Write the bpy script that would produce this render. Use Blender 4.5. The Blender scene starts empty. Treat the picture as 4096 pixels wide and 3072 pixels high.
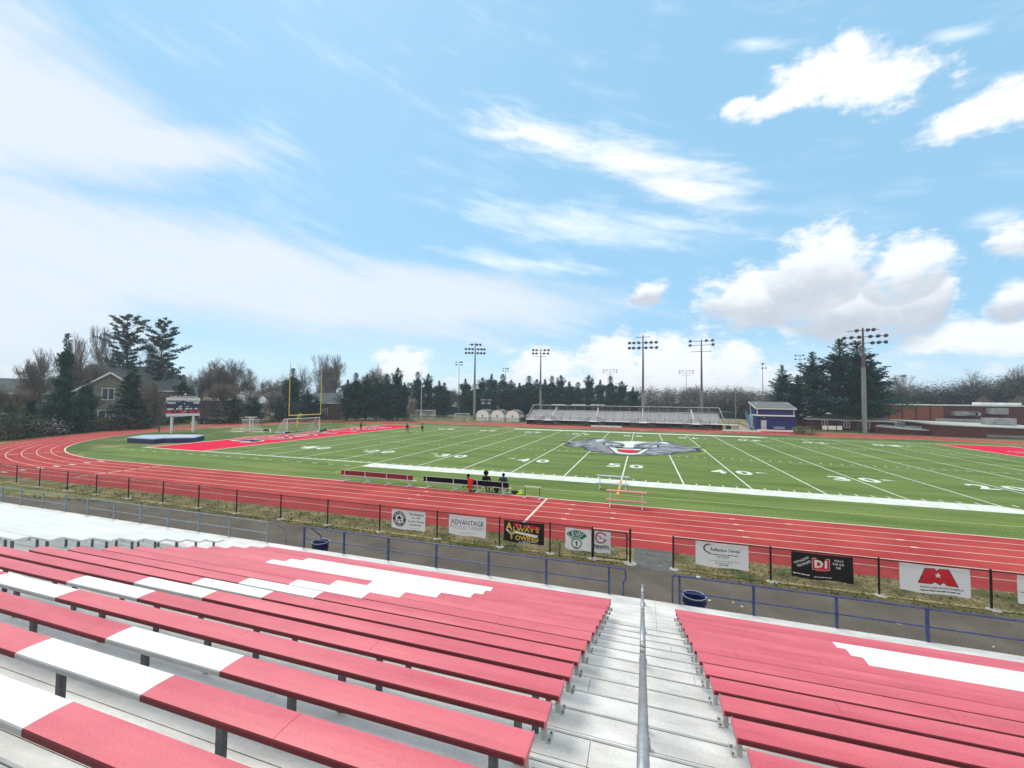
import bpy, math, random
from mathutils import Vector, Matrix
random.seed(7)
SC = bpy.context.scene
COL = SC.collection
R = math.radians

# ------------------------------------------------------------------ camera
CX, CY, CZ = 1.579978, -33.855798, 6.311084
YAW, PITCH, ROLL, FPX = 0.307002, 0.03607, 0.01224, 1647.274
cy_, sy_ = math.cos(YAW), math.sin(YAW)
cp_, sp_ = math.cos(PITCH), math.sin(PITCH)
FW = Vector((-sy_*cp_, cy_*cp_, sp_))
RT0 = Vector((cy_, sy_, 0))
UP0 = RT0.cross(FW)
cr_, sr_ = math.cos(ROLL), math.sin(ROLL)
RT = RT0*cr_ + UP0*sr_
UP = -RT0*sr_ + UP0*cr_
CAM = Vector((CX, CY, CZ))
cd = bpy.data.cameras.new('camera')
cam = bpy.data.objects.new('camera', cd)
COL.objects.link(cam)
cam.matrix_world = Matrix(((RT.x, UP.x, -FW.x, CX), (RT.y, UP.y, -FW.y, CY), (RT.z, UP.z, -FW.z, CZ), (0, 0, 0, 1)))
cd.sensor_width = 36
cd.lens = 36*FPX/4096
cd.clip_start = 0.05
cd.clip_end = 3000
SC.camera = cam

def ray(u, v):
    """direction in the world of a point of the photograph (4096 x 3072)"""
    return (RT*((u-2048)/FPX) - UP*((v-1536)/FPX) + FW)
def at_z(u, v, z=0.0):
    d = ray(u, v); return CAM + d*((z-CZ)/d.z)
def at_y(u, v, y):
    d = ray(u, v); return CAM + d*((y-CY)/d.y)
def at_d(u, v, dist):
    d = ray(u, v); return CAM + d*(dist/math.hypot(d.x, d.y))

# ------------------------------------------------------------------ world
SUN_AZ = R(-52)      # from +y towards -x
SUN_EL = R(58)
world = bpy.data.worlds.new('World')
SC.world = world
world.use_nodes = True
wt = world.node_tree
wt.nodes.clear()
def WN(t): return wt.nodes.new(t)
def wm(op, a, b=None, c=None, clamp=False):
    n = WN('ShaderNodeMath'); n.operation = op; n.use_clamp = clamp
    for i, x in enumerate((a, b, c)):
        if x is None: continue
        if isinstance(x, (int, float)): n.inputs[i].default_value = x
        else: wt.links.new(x, n.inputs[i])
    return n.outputs[0]
def wsmooth(x, a, b):
    n = WN('ShaderNodeMapRange'); n.interpolation_type = 'SMOOTHSTEP'
    wt.links.new(x, n.inputs[0]); n.inputs[1].default_value = a; n.inputs[2].default_value = b
    return n.outputs[0]
def wmix(f, a, b):
    n = WN('ShaderNodeMix'); n.data_type = 'RGBA'
    if isinstance(f, (int, float)): n.inputs[0].default_value = f
    else: wt.links.new(f, n.inputs[0])
    for i, x in ((6, a), (7, b)):
        if isinstance(x, tuple): n.inputs[i].default_value = (*x, 1)
        else: wt.links.new(x, n.inputs[i])
    return n.outputs[2]
tc = WN('ShaderNodeTexCoord')
sep = WN('ShaderNodeSeparateXYZ'); wt.links.new(tc.outputs['Generated'], sep.inputs[0])
sx, sy, sz = sep.outputs
AZ = wm('ARCTAN2', wm('MULTIPLY', sx, -1), sy)          # 0 at +y, grows to -x
EL = wm('ARCSINE', sz)
def azel(u, v):
    d = ray(u*1.8517, v*1.8517).normalized()
    return math.atan2(-d.x, d.y), math.asin(d.z)
def wnoise(scale, su, sv, rot=0.0, detail=5, rough=0.6, seed=0.0):
    # (az, el) noise, stretched along a direction
    ca, sa = math.cos(rot), math.sin(rot)
    p = wm('MULTIPLY', wm('ADD', wm('MULTIPLY', AZ, ca), wm('MULTIPLY', EL, sa)), su)
    q = wm('MULTIPLY', wm('SUBTRACT', wm('MULTIPLY', EL, ca), wm('MULTIPLY', AZ, sa)), sv)
    cb = WN('ShaderNodeCombineXYZ'); wt.links.new(p, cb.inputs[0]); wt.links.new(q, cb.inputs[1]); cb.inputs[2].default_value = seed
    n = WN('ShaderNodeTexNoise'); n.inputs['Scale'].default_value = scale
    n.inputs['Detail'].default_value = detail; n.inputs['Roughness'].default_value = rough
    wt.links.new(cb.outputs[0], n.inputs['Vector'])
    return wm('SUBTRACT', n.outputs[0], 0.5)
n_puff = wnoise(13, 1, 1.25, 0, 8, 0.62, 1.0)
n_big = wnoise(4, 1, 1.6, 0, 4, 0.55, 5.0)
n_str = wnoise(5, 1, 5.5, 0.22, 7, 0.62, 2.0)
n_fine = wnoise(26, 1, 2.5, 0.12, 6, 0.6, 8.0)
def blob(c, a, b):
    """1 in the middle, 0 on the ellipse through a and b (picture points turned into sky directions)"""
    c0 = azel(*c); A = azel(*a); B = azel(*b)
    ax, ay = A[0]-c0[0], A[1]-c0[1]; bx, by = B[0]-c0[0], B[1]-c0[1]
    det = ax*by - ay*bx
    du = wm('SUBTRACT', AZ, c0[0]); dv = wm('SUBTRACT', EL, c0[1])
    p = wm('ADD', wm('MULTIPLY', du, by/det), wm('MULTIPLY', dv, -bx/det))
    q = wm('ADD', wm('MULTIPLY', du, -ay/det), wm('MULTIPLY', dv, ax/det))
    r = wm('SQRT', wm('ADD', wm('MULTIPLY', p, p), wm('MULTIPLY', q, q)))
    return wm('SUBTRACT', 1.0, r), q
def vmax(lst):
    o = lst[0]
    for x in lst[1:]: o = wm('MAXIMUM', o, x)
    return o
# soft veils on the left
veil = vmax([blob((60, 230), (430, 370), (150, 60))[0], blob((-60, 200), (200, 200), (-60, -90))[0], blob((250, 310), (590, 322), (255, 240))[0],
             blob((150, 560), (-500, 540), (160, 385))[0], blob((520, 600), (1250, 700), (560, 480))[0], blob((-100, 620), (400, 640), (-100, 330))[0],
             blob((900, 640), (1360, 660), (905, 560))[0]])
m_veil = wsmooth(wm('ADD', veil, wm('ADD', wm('MULTIPLY', n_str, 0.75), wm('MULTIPLY', n_big, 0.4))), -0.22, 0.62)
# streaky wisps in the middle
wisp = vmax([blob((1190, 300), (1440, 335), (1195, 235))[0], blob((1380, 350), (1700, 395), (1392, 275))[0], blob((1460, 400), (1700, 460), (1472, 335))[0],
             blob((1100, 290), (930, 275), (1105, 265))[0]])
m_wisp = wsmooth(wm('ADD', wisp, wm('ADD', wm('MULTIPLY', n_str, 1.5), wm('MULTIPLY', n_fine, 0.5))), 0.02, 1.0)
thin = vmax([blob((1250, 490), (1650, 500), (1250, 430))[0], blob((1120, 570), (1330, 590), (1120, 545))[0], blob((1420, 480), (1600, 500), (1420, 450))[0],
             blob((2060, 75), (2160, 60), (2065, 50))[0], blob((2140, 470), (2240, 450), (2145, 440))[0],
             blob((1640, 95), (1740, 90), (1640, 70))[0]])
m_thin = wsmooth(wm('ADD', thin, wm('ADD', wm('MULTIPLY', n_str, 1.8), wm('MULTIPLY', n_fine, 0.6))), -0.05, 1.15)
# cumulus
cum = [((1700, 215), (1880, 160), (1705, 180)), ((1850, 170), (2070, 150), (1840, 90)), ((1600, 225), (1550, 240), (1605, 195)), ((1845, 110), (1900, 130), (1850, 50)),
       ((2110, 250), (1965, 305), (2090, 205)), ((2230, 210), (2100, 240), (2230, 150)),
       ((1640, 645), (1500, 665), (1640, 560)), ((1770, 590), (1640, 610), (1790, 475)), ((1950, 590), (2075, 560), (1950, 505)), ((1820, 655), (2060, 670), (1820, 540)),
       ((2000, 640), (2070, 620), (2000, 540)), ((1400, 635), (1450, 625), (1400, 600)), ((2190, 520), (2120, 530), (2190, 470)), ((2190, 650), (2120, 660), (2200, 595)),
       ((1320, 780), (1230, 780), (1320, 715)), ((1460, 790), (1610, 790), (1460, 715)), ((1170, 790), (1080, 790), (1170, 740)), ((1580, 790), (1650, 790), (1570, 720)),
       ((870, 790), (800, 790), (870, 745)), ((60, 830), (-60, 830), (50, 790)), ((2100, 730), (1900, 740), (2100, 690)), ((1400, 850), (850, 850), (1400, 790))]
cb_ = [blob(*t) for t in cum]
low = vmax([wm('MINIMUM', wm('MULTIPLY', b[0], 2.4), wm('SUBTRACT', 0.25, b[1])) for b in cb_[6:14]])
cumv = vmax([b[0] for b in cb_])
m_cum = wsmooth(wm('ADD', cumv, wm('ADD', wm('MULTIPLY', n_puff, 2.0), wm('MULTIPLY', n_fine, 0.9))), -0.10, 0.50)
pale = wsmooth(wm('ADD', EL, wm('MULTIPLY', n_big, 0.08)), 0.17, 0.0)     # milky air at the horizon
sky = WN('ShaderNodeTexSky'); sky.sky_type = 'NISHITA'; sky.sun_disc = False
sky.sun_elevation = SUN_EL; sky.sun_rotation = SUN_AZ; sky.altitude = 100
sky.air_density = 1.0; sky.dust_density = 0.6; sky.ozone_density = 2.2
SKS = 0.11
def cc(*c): return tuple(x/SKS for x in c)
col = wmix(0.72, sky.outputs[0], cc(0.29, 0.56, 0.77))
col = wmix(wm('MULTIPLY', pale, 0.70), col, cc(0.62, 0.80, 0.92))
faint = wsmooth(wm('ADD', n_str, wm('MULTIPLY', n_big, 0.8)), 0.0, 0.35)
col = wmix(wm('MULTIPLY', faint, 0.28), col, cc(0.72, 0.82, 0.90))
col = wmix(wm('MULTIPLY', m_thin, 0.70), col, cc(0.80, 0.86, 0.91))
col = wmix(wm('MULTIPLY', m_veil, 0.86), col, cc(0.67, 0.715, 0.765))
col = wmix(wm('MULTIPLY', m_wisp, 0.95), col, cc(0.80, 0.83, 0.87))
shade = wsmooth(wm('ADD', wm('MULTIPLY', wm('MINIMUM', low, 0.5), 1.2), wm('ADD', wm('MULTIPLY', n_big, 0.9), wm('MULTIPLY', n_puff, 0.9))), -0.1, 0.85)
ccol = wmix(wm('MULTIPLY', shade, 0.9), cc(0.80, 0.82, 0.85), cc(0.42, 0.46, 0.53))
col = wmix(wm('MULTIPLY', m_cum, 0.95), col, ccol)
back = wm('MAXIMUM', wsmooth(wm('ADD', wm('MULTIPLY', sy, -1), wm('MULTIPLY', n_big, 0.8)), -0.1, 0.7), wsmooth(wm('ADD', EL, wm('MULTIPLY', n_big, 0.2)), 0.95, 1.25))      # unseen bright overcast added behind and overhead to lift the ambient light
col = wmix(wm('MULTIPLY', back, 0.92), col, cc(1.02, 0.97, 0.90))
bg = WN('ShaderNodeBackground'); bg.inputs['Strength'].default_value = SKS
wt.links.new(col, bg.inputs['Color'])
wo = WN('ShaderNodeOutputWorld'); wt.links.new(bg.outputs[0], wo.inputs[0])

sd = bpy.data.lights.new('sun', 'SUN'); sd.energy = 1.55; sd.angle = R(26); sd.color = (1, 0.95, 0.88)
sun = bpy.data.objects.new('sun', sd); COL.objects.link(sun)
sun_dir = Vector((-math.sin(-SUN_AZ)*math.cos(SUN_EL), math.cos(SUN_AZ)*math.cos(SUN_EL), math.sin(SUN_EL)))
sun.rotation_euler = sun_dir.to_track_quat('Z', 'Y').to_euler()
sun.location = (0, 0, 60)
SC.view_settings.view_transform = 'Standard'
SC.view_settings.look = 'None'
SC.view_settings.exposure = 0.40
SC.view_settings.gamma = 1
SC.cycles.max_bounces = 6
SC.cycles.transparent_max_bounces = 24

# ------------------------------------------------------------------ materials
MATS = {}
NOSPEC = 0.12
def mat(name, col, rough=0.8, var=0.12, scale=3.0, metal=0.0, bump=0.0, bscale=None, col2=None, stretch=None, detail=6, spec=None, lo=0.35, hi=0.65):
    if name in MATS: return MATS[name]
    m = bpy.data.materials.new(name); m.use_nodes = True
    nt = m.node_tree; b = nt.nodes['Principled BSDF']
    b.inputs['Roughness'].default_value = rough; b.inputs['Metallic'].default_value = metal
    if spec is None and rough >= 0.84: spec = NOSPEC
    if spec is not None: b.inputs['Specular IOR Level'].default_value = spec
    t = nt.nodes.new('ShaderNodeTexCoord'); src = t.outputs['Object']
    if stretch:
        mp = nt.nodes.new('ShaderNodeMapping'); mp.inputs['Scale'].default_value = stretch
        nt.links.new(src, mp.inputs[0]); src = mp.outputs[0]
    n = nt.nodes.new('ShaderNodeTexNoise'); n.inputs['Scale'].default_value = scale; n.inputs['Detail'].default_value = detail
    n.inputs['Roughness'].default_value = 0.6
    nt.links.new(src, n.inputs['Vector'])
    mr = nt.nodes.new('ShaderNodeMapRange'); mr.inputs[1].default_value = lo; mr.inputs[2].default_value = hi
    nt.links.new(n.outputs[0], mr.inputs[0])
    mx = nt.nodes.new('ShaderNodeMix'); mx.data_type = 'RGBA'
    if col2 is None:
        a = tuple(max(0, c*(1-var)) for c in col); c2 = tuple(min(1, c*(1+var)) for c in col)
    else: a, c2 = col, col2
    mx.inputs[6].default_value = (*a, 1); mx.inputs[7].default_value = (*c2, 1)
    nt.links.new(mr.outputs[0], mx.inputs[0]); nt.links.new(mx.outputs[2], b.inputs['Base Color'])
    if bump:
        bn = nt.nodes.new('ShaderNodeTexNoise'); bn.inputs['Scale'].default_value = bscale or scale*6; bn.inputs['Detail'].default_value = 4
        nt.links.new(src, bn.inputs['Vector'])
        bp = nt.nodes.new('ShaderNodeBump'); bp.inputs['Strength'].default_value = bump; bp.inputs['Distance'].default_value = 0.02
        nt.links.new(bn.outputs[0], bp.inputs['Height']); nt.links.new(bp.outputs[0], b.inputs['Normal'])
    MATS[name] = m
    return m
def grain(m, scale, amt):
    """multiply a fine grain into the base colour of a material made by mat()"""
    nt = m.node_tree; b = nt.nodes['Principled BSDF']
    l = b.inputs['Base Color'].links[0]; src = l.from_socket
    t = nt.nodes.new('ShaderNodeTexCoord'); n = nt.nodes.new('ShaderNodeTexNoise'); n.inputs['Scale'].default_value = scale; n.inputs['Detail'].default_value = 3
    nt.links.new(t.outputs['Object'], n.inputs['Vector'])
    mr = nt.nodes.new('ShaderNodeMapRange'); mr.inputs[1].default_value = 0.3; mr.inputs[2].default_value = 0.7; mr.inputs[3].default_value = 1-amt; mr.inputs[4].default_value = 1+amt
    nt.links.new(n.outputs[0], mr.inputs[0])
    mx = nt.nodes.new('ShaderNodeMix'); mx.data_type = 'RGBA'; mx.blend_type = 'MULTIPLY'; mx.inputs[0].default_value = 1
    cbn = nt.nodes.new('ShaderNodeCombineColor')
    for i in range(3): nt.links.new(mr.outputs[0], cbn.inputs[i])
    nt.links.new(src, mx.inputs[6]); nt.links.new(cbn.outputs[0], mx.inputs[7]); nt.links.new(mx.outputs[2], b.inputs['Base Color'])
    return m
def netmat(name, col, pitch, wire, diamond=True):
    """wire or twine mesh: diagonal strands with open gaps between them"""
    m = bpy.data.materials.new(name); m.use_nodes = True
    nt = m.node_tree; b = nt.nodes['Principled BSDF']; b.inputs['Base Color'].default_value = (*col, 1); b.inputs['Roughness'].default_value = 0.6
    out = nt.nodes['Material Output']
    uv = nt.nodes.new('ShaderNodeUVMap'); sp = nt.nodes.new('ShaderNodeSeparateXYZ'); nt.links.new(uv.outputs[0], sp.inputs[0])
    def mm(op, a, b_):
        n = nt.nodes.new('ShaderNodeMath'); n.operation = op
        for i, x in enumerate((a, b_)):
            if x is None: continue
            if isinstance(x, (int, float)): n.inputs[i].default_value = x
            else: nt.links.new(x, n.inputs[i])
        return n.outputs[0]
    ms = []
    for sgn in (1, -1):
        s = mm('MULTIPLY', mm('ADD', sp.outputs[0], mm('MULTIPLY', sp.outputs[1], sgn)), 1/pitch) if diamond else mm('MULTIPLY', sp.outputs[0 if sgn > 0 else 1], 1/pitch)
        fr = mm('FRACT', s, None)
        ms.append(mm('LESS_THAN', fr, wire/pitch*(1.4 if diamond else 1)))
    f = mm('MAXIMUM', ms[0], ms[1])
    tr = nt.nodes.new('ShaderNodeBsdfTransparent'); mx = nt.nodes.new('ShaderNodeMixShader')
    nt.links.new(f, mx.inputs[0]); nt.links.new(tr.outputs[0], mx.inputs[1]); nt.links.new(b.outputs[0], mx.inputs[2]); nt.links.new(mx.outputs[0], out.inputs[0])
    return m

# ------------------------------------------------------------------ mesh helpers
class MB:
    def __init__(s): s.v = []; s.f = []; s.m = []; s.uv = {}
    def poly(s, pts, mi=0, uv=None):
        i = len(s.v); s.v += [tuple(p) for p in pts]; s.f.append(tuple(range(i, i+len(pts)))); s.m.append(mi)
        if uv: s.uv[len(s.f)-1] = uv
    def box(s, x0, x1, y0, y1, z0, z1, mi=0):
        i = len(s.v)
        s.v += [(x0,y0,z0),(x1,y0,z0),(x1,y1,z0),(x0,y1,z0),(x0,y0,z1),(x1,y0,z1),(x1,y1,z1),(x0,y1,z1)]
        for q in ((0,3,2,1),(4,5,6,7),(0,1,5,4),(1,2,6,5),(2,3,7,6),(3,0,4,7)):
            s.f.append(tuple(i+k for k in q)); s.m.append(mi)
    def tube(s, p0, p1, r0, r1=None, n=6, mi=0, caps=True):
        r1 = r0 if r1 is None else r1
        p0 = Vector(p0); p1 = Vector(p1); d = p1-p0
        if d.length < 1e-6: return
        d.normalize(); a = d.orthogonal().normalized(); b = d.cross(a)
        i = len(s.v)
        for p, r in ((p0, r0), (p1, r1)):
            for k in range(n):
                t = 2*math.pi*k/n; s.v.append(tuple(p+(a*math.cos(t)+b*math.sin(t))*r))
        for k in range(n):
            k2 = (k+1) % n; s.f.append((i+k, i+k2, i+n+k2, i+n+k)); s.m.append(mi)
        if caps:
            s.f.append(tuple(i+n-1-k for k in range(n))); s.m.append(mi)
            s.f.append(tuple(i+n+k for k in range(n))); s.m.append(mi)
    def path(s, pts, r, n=6, mi=0, r1=None):
        L = len(pts)-1
        for k in range(L):
            ra = r if r1 is None else r+(r1-r)*k/L; rb = r if r1 is None else r+(r1-r)*(k+1)/L
            s.tube(pts[k], pts[k+1], ra, rb, n, mi)
    def bar(s, p0, p1, w, h, mi=0):
        """rectangular bar: w sideways, h upwards"""
        p0 = Vector(p0); p1 = Vector(p1); d = (p1-p0).normalized()
        side = d.cross(Vector((0,0,1)))
        if side.length < 1e-4: side = Vector((1,0,0))
        side.normalize(); up = side.cross(d)
        i = len(s.v)
        for p in (p0, p1):
            for a, b in ((-1,-1),(1,-1),(1,1),(-1,1)): s.v.append(tuple(p+side*(a*w/2)+up*(b*h/2)))
        for q in ((0,1,2,3),(7,6,5,4),(0,4,5,1),(1,5,6,2),(2,6,7,3),(3,7,4,0)):
            s.f.append(tuple(i+k for k in q)); s.m.append(mi)
    def prism(s, pts, z0, z1, mi=0, mtop=None):
        n = len(pts); i = len(s.v)
        s.v += [(p[0], p[1], z0) for p in pts]+[(p[0], p[1], z1) for p in pts]
        s.f.append(tuple(i+n-1-k for k in range(n))); s.m.append(mi)
        s.f.append(tuple(i+n+k for k in range(n))); s.m.append(mi if mtop is None else mtop)
        for k in range(n):
            k2 = (k+1) % n; s.f.append((i+k, i+k2, i+n+k2, i+n+k)); s.m.append(mi)
    def lathe(s, prof, n=16, mi=0, c=(0,0,0)):
        i = len(s.v)
        for r, z in prof:
            for k in range(n):
                t = 2*math.pi*k/n; s.v.append((c[0]+r*math.cos(t), c[1]+r*math.sin(t), c[2]+z))
        for j in range(len(prof)-1):
            for k in range(n):
                k2 = (k+1) % n; s.f.append((i+j*n+k, i+j*n+k2, i+(j+1)*n+k2, i+(j+1)*n+k)); s.m.append(mi)
    def ball(s, c, rx, ry=None, rz=None, n=10, mi=0):
        ry = ry or rx; rz = rz or rx; i = len(s.v); h = n//2
        s.v.append((c[0], c[1], c[2]-rz))
        for j in range(1, h):
            ph = -math.pi/2+math.pi*j/h
            for k in range(n):
                t = 2*math.pi*k/n; s.v.append((c[0]+rx*math.cos(ph)*math.cos(t), c[1]+ry*math.cos(ph)*math.sin(t), c[2]+rz*math.sin(ph)))
        s.v.append((c[0], c[1], c[2]+rz)); last = len(s.v)-1
        for k in range(n):
            k2 = (k+1) % n
            s.f.append((i, i+1+k2, i+1+k)); s.m.append(mi)
            for j in range(h-2):
                a = i+1+j*n; s.f.append((a+k, a+k2, a+n+k2, a+n+k)); s.m.append(mi)
            a = i+1+(h-2)*n; s.f.append((a+k, a+k2, last)); s.m.append(mi)
    def add(s, vs, fs, mi=0):
        i = len(s.v); s.v += vs; s.f += [tuple(i+k for k in q) for q in fs]; s.m += [mi]*len(fs)
    def build(s, name, mats, parent=None, smooth=False, loc=None, rotz=None):
        me = bpy.data.meshes.new(name); me.from_pydata(s.v, [], s.f)
        if not isinstance(mats, (list, tuple)): mats = [mats]
        for q in mats: me.materials.append(q)
        if len(mats) > 1: me.polygons.foreach_set('material_index', s.m)
        if smooth: me.polygons.foreach_set('use_smooth', [True]*len(s.f))
        if s.uv:
            ul = me.uv_layers.new(name='UVMap')
            for fi, uv in s.uv.items():
                p = me.polygons[fi]
                for li, c in zip(p.loop_indices, uv): ul.data[li].uv = c
        me.update()
        o = bpy.data.objects.new(name, me); COL.objects.link(o)
        if parent: o.parent = parent
        if loc: o.location = loc
        if rotz is not None: o.rotation_euler = (0, 0, rotz)
        return o
def tag(o, label=None, cat=None, group=None, kind=None):
    if label: o['label'] = label
    if cat: o['category'] = cat
    if group: o['group'] = group
    if kind: o['kind'] = kind
    return o
def thing(name, label, cat, loc=(0,0,0), rotz=0.0, group=None):
    o = bpy.data.objects.new(name, None); COL.objects.link(o); o.empty_display_size = 0.3
    o.location = loc; o.rotation_euler = (0, 0, rotz)
    return tag(o, label, cat, group)
def dup(root, loc, rotz=0.0, scale=(1,1,1), label=None, group=None):
    r = root.copy(); COL.objects.link(r); r.location = loc; r.rotation_euler = (0, 0, rotz); r.scale = scale
    if label: r['label'] = label
    if group: r['group'] = group
    for ch in list(root.children):
        c = ch.copy(); COL.objects.link(c); c.parent = r
        for g in list(ch.children):
            d = g.copy(); COL.objects.link(d); d.parent = c
    return r
GL = {}
def glyphs(txt, bold=0.0, shear=0.0):
    """flat outline mesh of a line of text: vertices, faces, width"""
    key = (txt, bold, shear)
    if key in GL: return GL[key]
    cu = bpy.data.curves.new('text', 'FONT'); cu.body = txt; cu.size = 1.0; cu.offset = bold; cu.shear = shear; cu.resolution_u = 3
    o = bpy.data.objects.new('text', cu); COL.objects.link(o)
    bpy.context.view_layer.update()
    me = bpy.data.meshes.new_from_object(o.evaluated_get(bpy.context.evaluated_depsgraph_get()))
    vs = [tuple(v.co) for v in me.vertices]; fs = [tuple(p.vertices) for p in me.polygons]
    bpy.data.objects.remove(o); bpy.data.curves.remove(cu); bpy.data.meshes.remove(me)
    if vs:
        x0 = min(v[0] for v in vs); x1 = max(v[0] for v in vs); y0 = min(v[1] for v in vs); y1 = max(v[1] for v in vs)
        vs = [((v[0]-x0)/(x1-x0), (v[1]-y0)/(y1-y0)) for v in vs]
        GL[key] = (vs, fs, (x1-x0)/(y1-y0))
    else: GL[key] = ([], [], 1)
    return GL[key]
def put_text(mb, txt, fn, w, h, mi=0, bold=0.02, shear=0.0):
    """place text stretched to w x h; fn(x, y) gives the point in space, origin in the middle of the line"""
    vs, fs, asp = glyphs(txt, bold, shear)
    if w is None: w = h*asp
    mb.add([tuple(fn((v[0]-0.5)*w, (v[1]-0.5)*h)) for v in vs], fs, mi)
    return w
def arc_text(mb, txt, fn, cx, cz, r, a0, a1, h, mi=0, inward=False, bold=0.02):
    n = len(txt)
    for i, ch in enumerate(txt):
        if ch == ' ': continue
        a = a0+(a1-a0)*(i+0.5)/n
        vs, fs, asp = glyphs(ch, bold); w = min(h*asp, abs(a1-a0)*r/n*0.9)
        sgn = -1 if inward else 1
        def g(x, y, a=a, sgn=sgn):
            rr = r+sgn*y
            ox, oz = math.cos(a), math.sin(a); tx, tz = math.sin(a)*sgn, -math.cos(a)*sgn
            return fn(cx+ox*rr+tx*x, cz+oz*rr+tz*x)
        mb.add([tuple(g((v[0]-0.5)*w, (v[1]-0.5)*h)) for v in vs], fs, mi)

# ------------------------------------------------------------------ ground, turf and track
YD = 0.9144
FWID = 48.77
M_ground = grain(mat('rough grass', (0.115, 0.13, 0.045), 0.95, scale=0.25, col2=(0.26, 0.21, 0.105), bump=0.5, bscale=9, lo=0.40, hi=0.62), 7, 0.5)
M_infield = grain(mat('infield grass', (0.085, 0.135, 0.035), 0.95, scale=0.16, col2=(0.29, 0.24, 0.11), bump=0.4, bscale=8, lo=0.47, hi=0.66), 6, 0.4)
M_strip = grain(mat('dry verge grass', (0.075, 0.095, 0.030), 0.95, scale=0.9, col2=(0.34, 0.265, 0.13), bump=0.9, bscale=22, lo=0.34, hi=0.62), 11, 0.75)
M_turf = grain(mat('green turf', (0.096, 0.152, 0.034), 0.9, scale=0.35, col2=(0.176, 0.238, 0.064), bump=0.3, bscale=30, stretch=(0.25, 1.6, 1)), 9, 0.30)
M_track = grain(mat('red running track', (0.36, 0.042, 0.040), 0.9, scale=0.35, col2=(0.47, 0.070, 0.062), bump=0.25, bscale=60), 16, 0.26)
M_asph = grain(mat('worn asphalt', (0.100, 0.086, 0.070), 0.95, scale=0.6, col2=(0.150, 0.130, 0.106), bump=0.4, bscale=40), 26, 0.35)
M_asph2 = grain(mat('rough asphalt', (0.095, 0.092, 0.088), 0.95, scale=2, col2=(0.16, 0.155, 0.145), bump=0.6, bscale=30), 24, 0.4)
M_line = grain(mat('white field paint', (0.56, 0.61, 0.51), 0.85, scale=1.2, col2=(0.78, 0.79, 0.74)), 8, 0.18)
M_lane = mat('cream track paint', (0.66, 0.52, 0.44), 0.85, scale=0.8, col2=(0.78, 0.68, 0.60))
M_yel = mat('pale yellow paint', (0.44, 0.46, 0.14), 0.85, scale=0.8, col2=(0.52, 0.50, 0.18))
M_org = mat('orange paint', (0.62, 0.36, 0.10), 0.85, scale=2)
M_red = grain(mat('red end zone paint', (0.62, 0.006, 0.040), 0.9, scale=0.6, col2=(0.72, 0.012, 0.060)), 9, 0.15)
M_navy = mat('navy field paint', (0.012, 0.014, 0.05), 0.9, scale=1)
M_conc = mat('concrete', (0.36, 0.34, 0.29), 0.9, scale=5, col2=(0.50, 0.47, 0.40), bump=0.4)

def struct(name, mb, mats, smooth=False):
    o = mb.build(name, mats, smooth=smooth); o['kind'] = 'structure'; return o
b = MB(); b.poly([(-900, -300, -0.02), (900, -300, -0.02), (900, 1200, -0.02), (-900, 1200, -0.02)]); struct('ground', b, M_ground)

def oval(r, cx=46.2, cy=24.55, n=40):
    pts = [(cx + r*math.sin(math.pi*k/n), cy - r*math.cos(math.pi*k/n)) for k in range(n+1)]
    pts += [(-cx - r*math.sin(math.pi*k/n), cy + r*math.cos(math.pi*k/n)) for k in range(n+1)]
    return pts
RI = 32.45
def ring(mb, r0, r1, z, mi=0):
    a, c = oval(r0), oval(r1); n = len(a); i = len(mb.v)
    mb.v += [(p[0], p[1], z) for p in a]+[(p[0], p[1], z) for p in c]
    for k in range(n):
        k2 = (k+1) % n; mb.f.append((i+k, i+n+k, i+n+k2, i+k2)); mb.m.append(mi)
b = MB(); ring(b, RI-0.02, RI+7.32+0.05, 0.0)
struct('running_track', b, M_track)
b = MB(); b.poly([(-52, 64.32, 0.003), (52, 64.32, 0.003), (58, 64.9, 0.003), (56, 66.6, 0.003), (-30, 66.3, 0.003)]); struct('track_apron', b, M_track)
b = MB(); a = oval(RI); b.poly([(p[0], p[1], 0.0) for p in a]); struct('infield_grass', b, M_infield)
b = MB(); b.prism([(-46.2, -7.85), (46.2, -7.85), (52, -6.9), (57.5, -4.5), (57.5, 52.0), (46.2, 52.3), (-54.9, 52.3), (-55.4, 48.0), (-55.4, 0.0), (-58.2, -3.2), (-55.5, -5.8), (-51, -7.3)], -0.01, 0.004)
struct('turf_field', b, M_turf)
# white strips of the track: kerb line, lane lines, start marks
b = MB(); ring(b, RI-0.07, RI+0.06, 0.006)
for k in range(1, 7): ring(b, RI+1.03*k-0.025, RI+1.03*k+0.03, 0.004)
b.box(-4.27, -4.14, -15.1, -7.95, 0.0, 0.008)
for k in range(7):
    y = -8.4-1.03*k
    b.box(-47.3+0.02*k, -46.4, y-0.12, y+0.10, 0.0, 0.008)
for k in range(6):
    y = -8.4-1.03*k
    b.box(-39.28, -39.14, y-0.38, y+0.40, 0.0, 0.008)
for k in range(4):
    for sx_ in (-1, 1):
        r0 = RI+0.12+1.03*k; a0 = R(22)
        c0 = Vector((-46.2-r0*math.sin(a0), 24.55-r0*math.cos(a0), 0)); c1 = Vector((-46.2-(r0+.8)*math.sin(a0), 24.55-(r0+.8)*math.cos(a0), 0))
        if sx_ > 0: b.bar((c0.x, c0.y, 0.004), (c1.x, c1.y, 0.004), 0.14, 0.008)
for (x, ks) in ((-2.38, (1,2,3,4)), (0.05, (2,3)), (6.17, (1,2,3,4)), (8.8, (1,)), (-12.3, (1,2,3)), (13.0, (2,3)), (22, (1,2,3))):
    for k in ks: b.box(x-0.13, x+0.13, -7.9-1.03*k-0.06, -7.9-1.03*k+0.07, 0, 0.0075)
struct('track_markings', b, M_lane)

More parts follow.
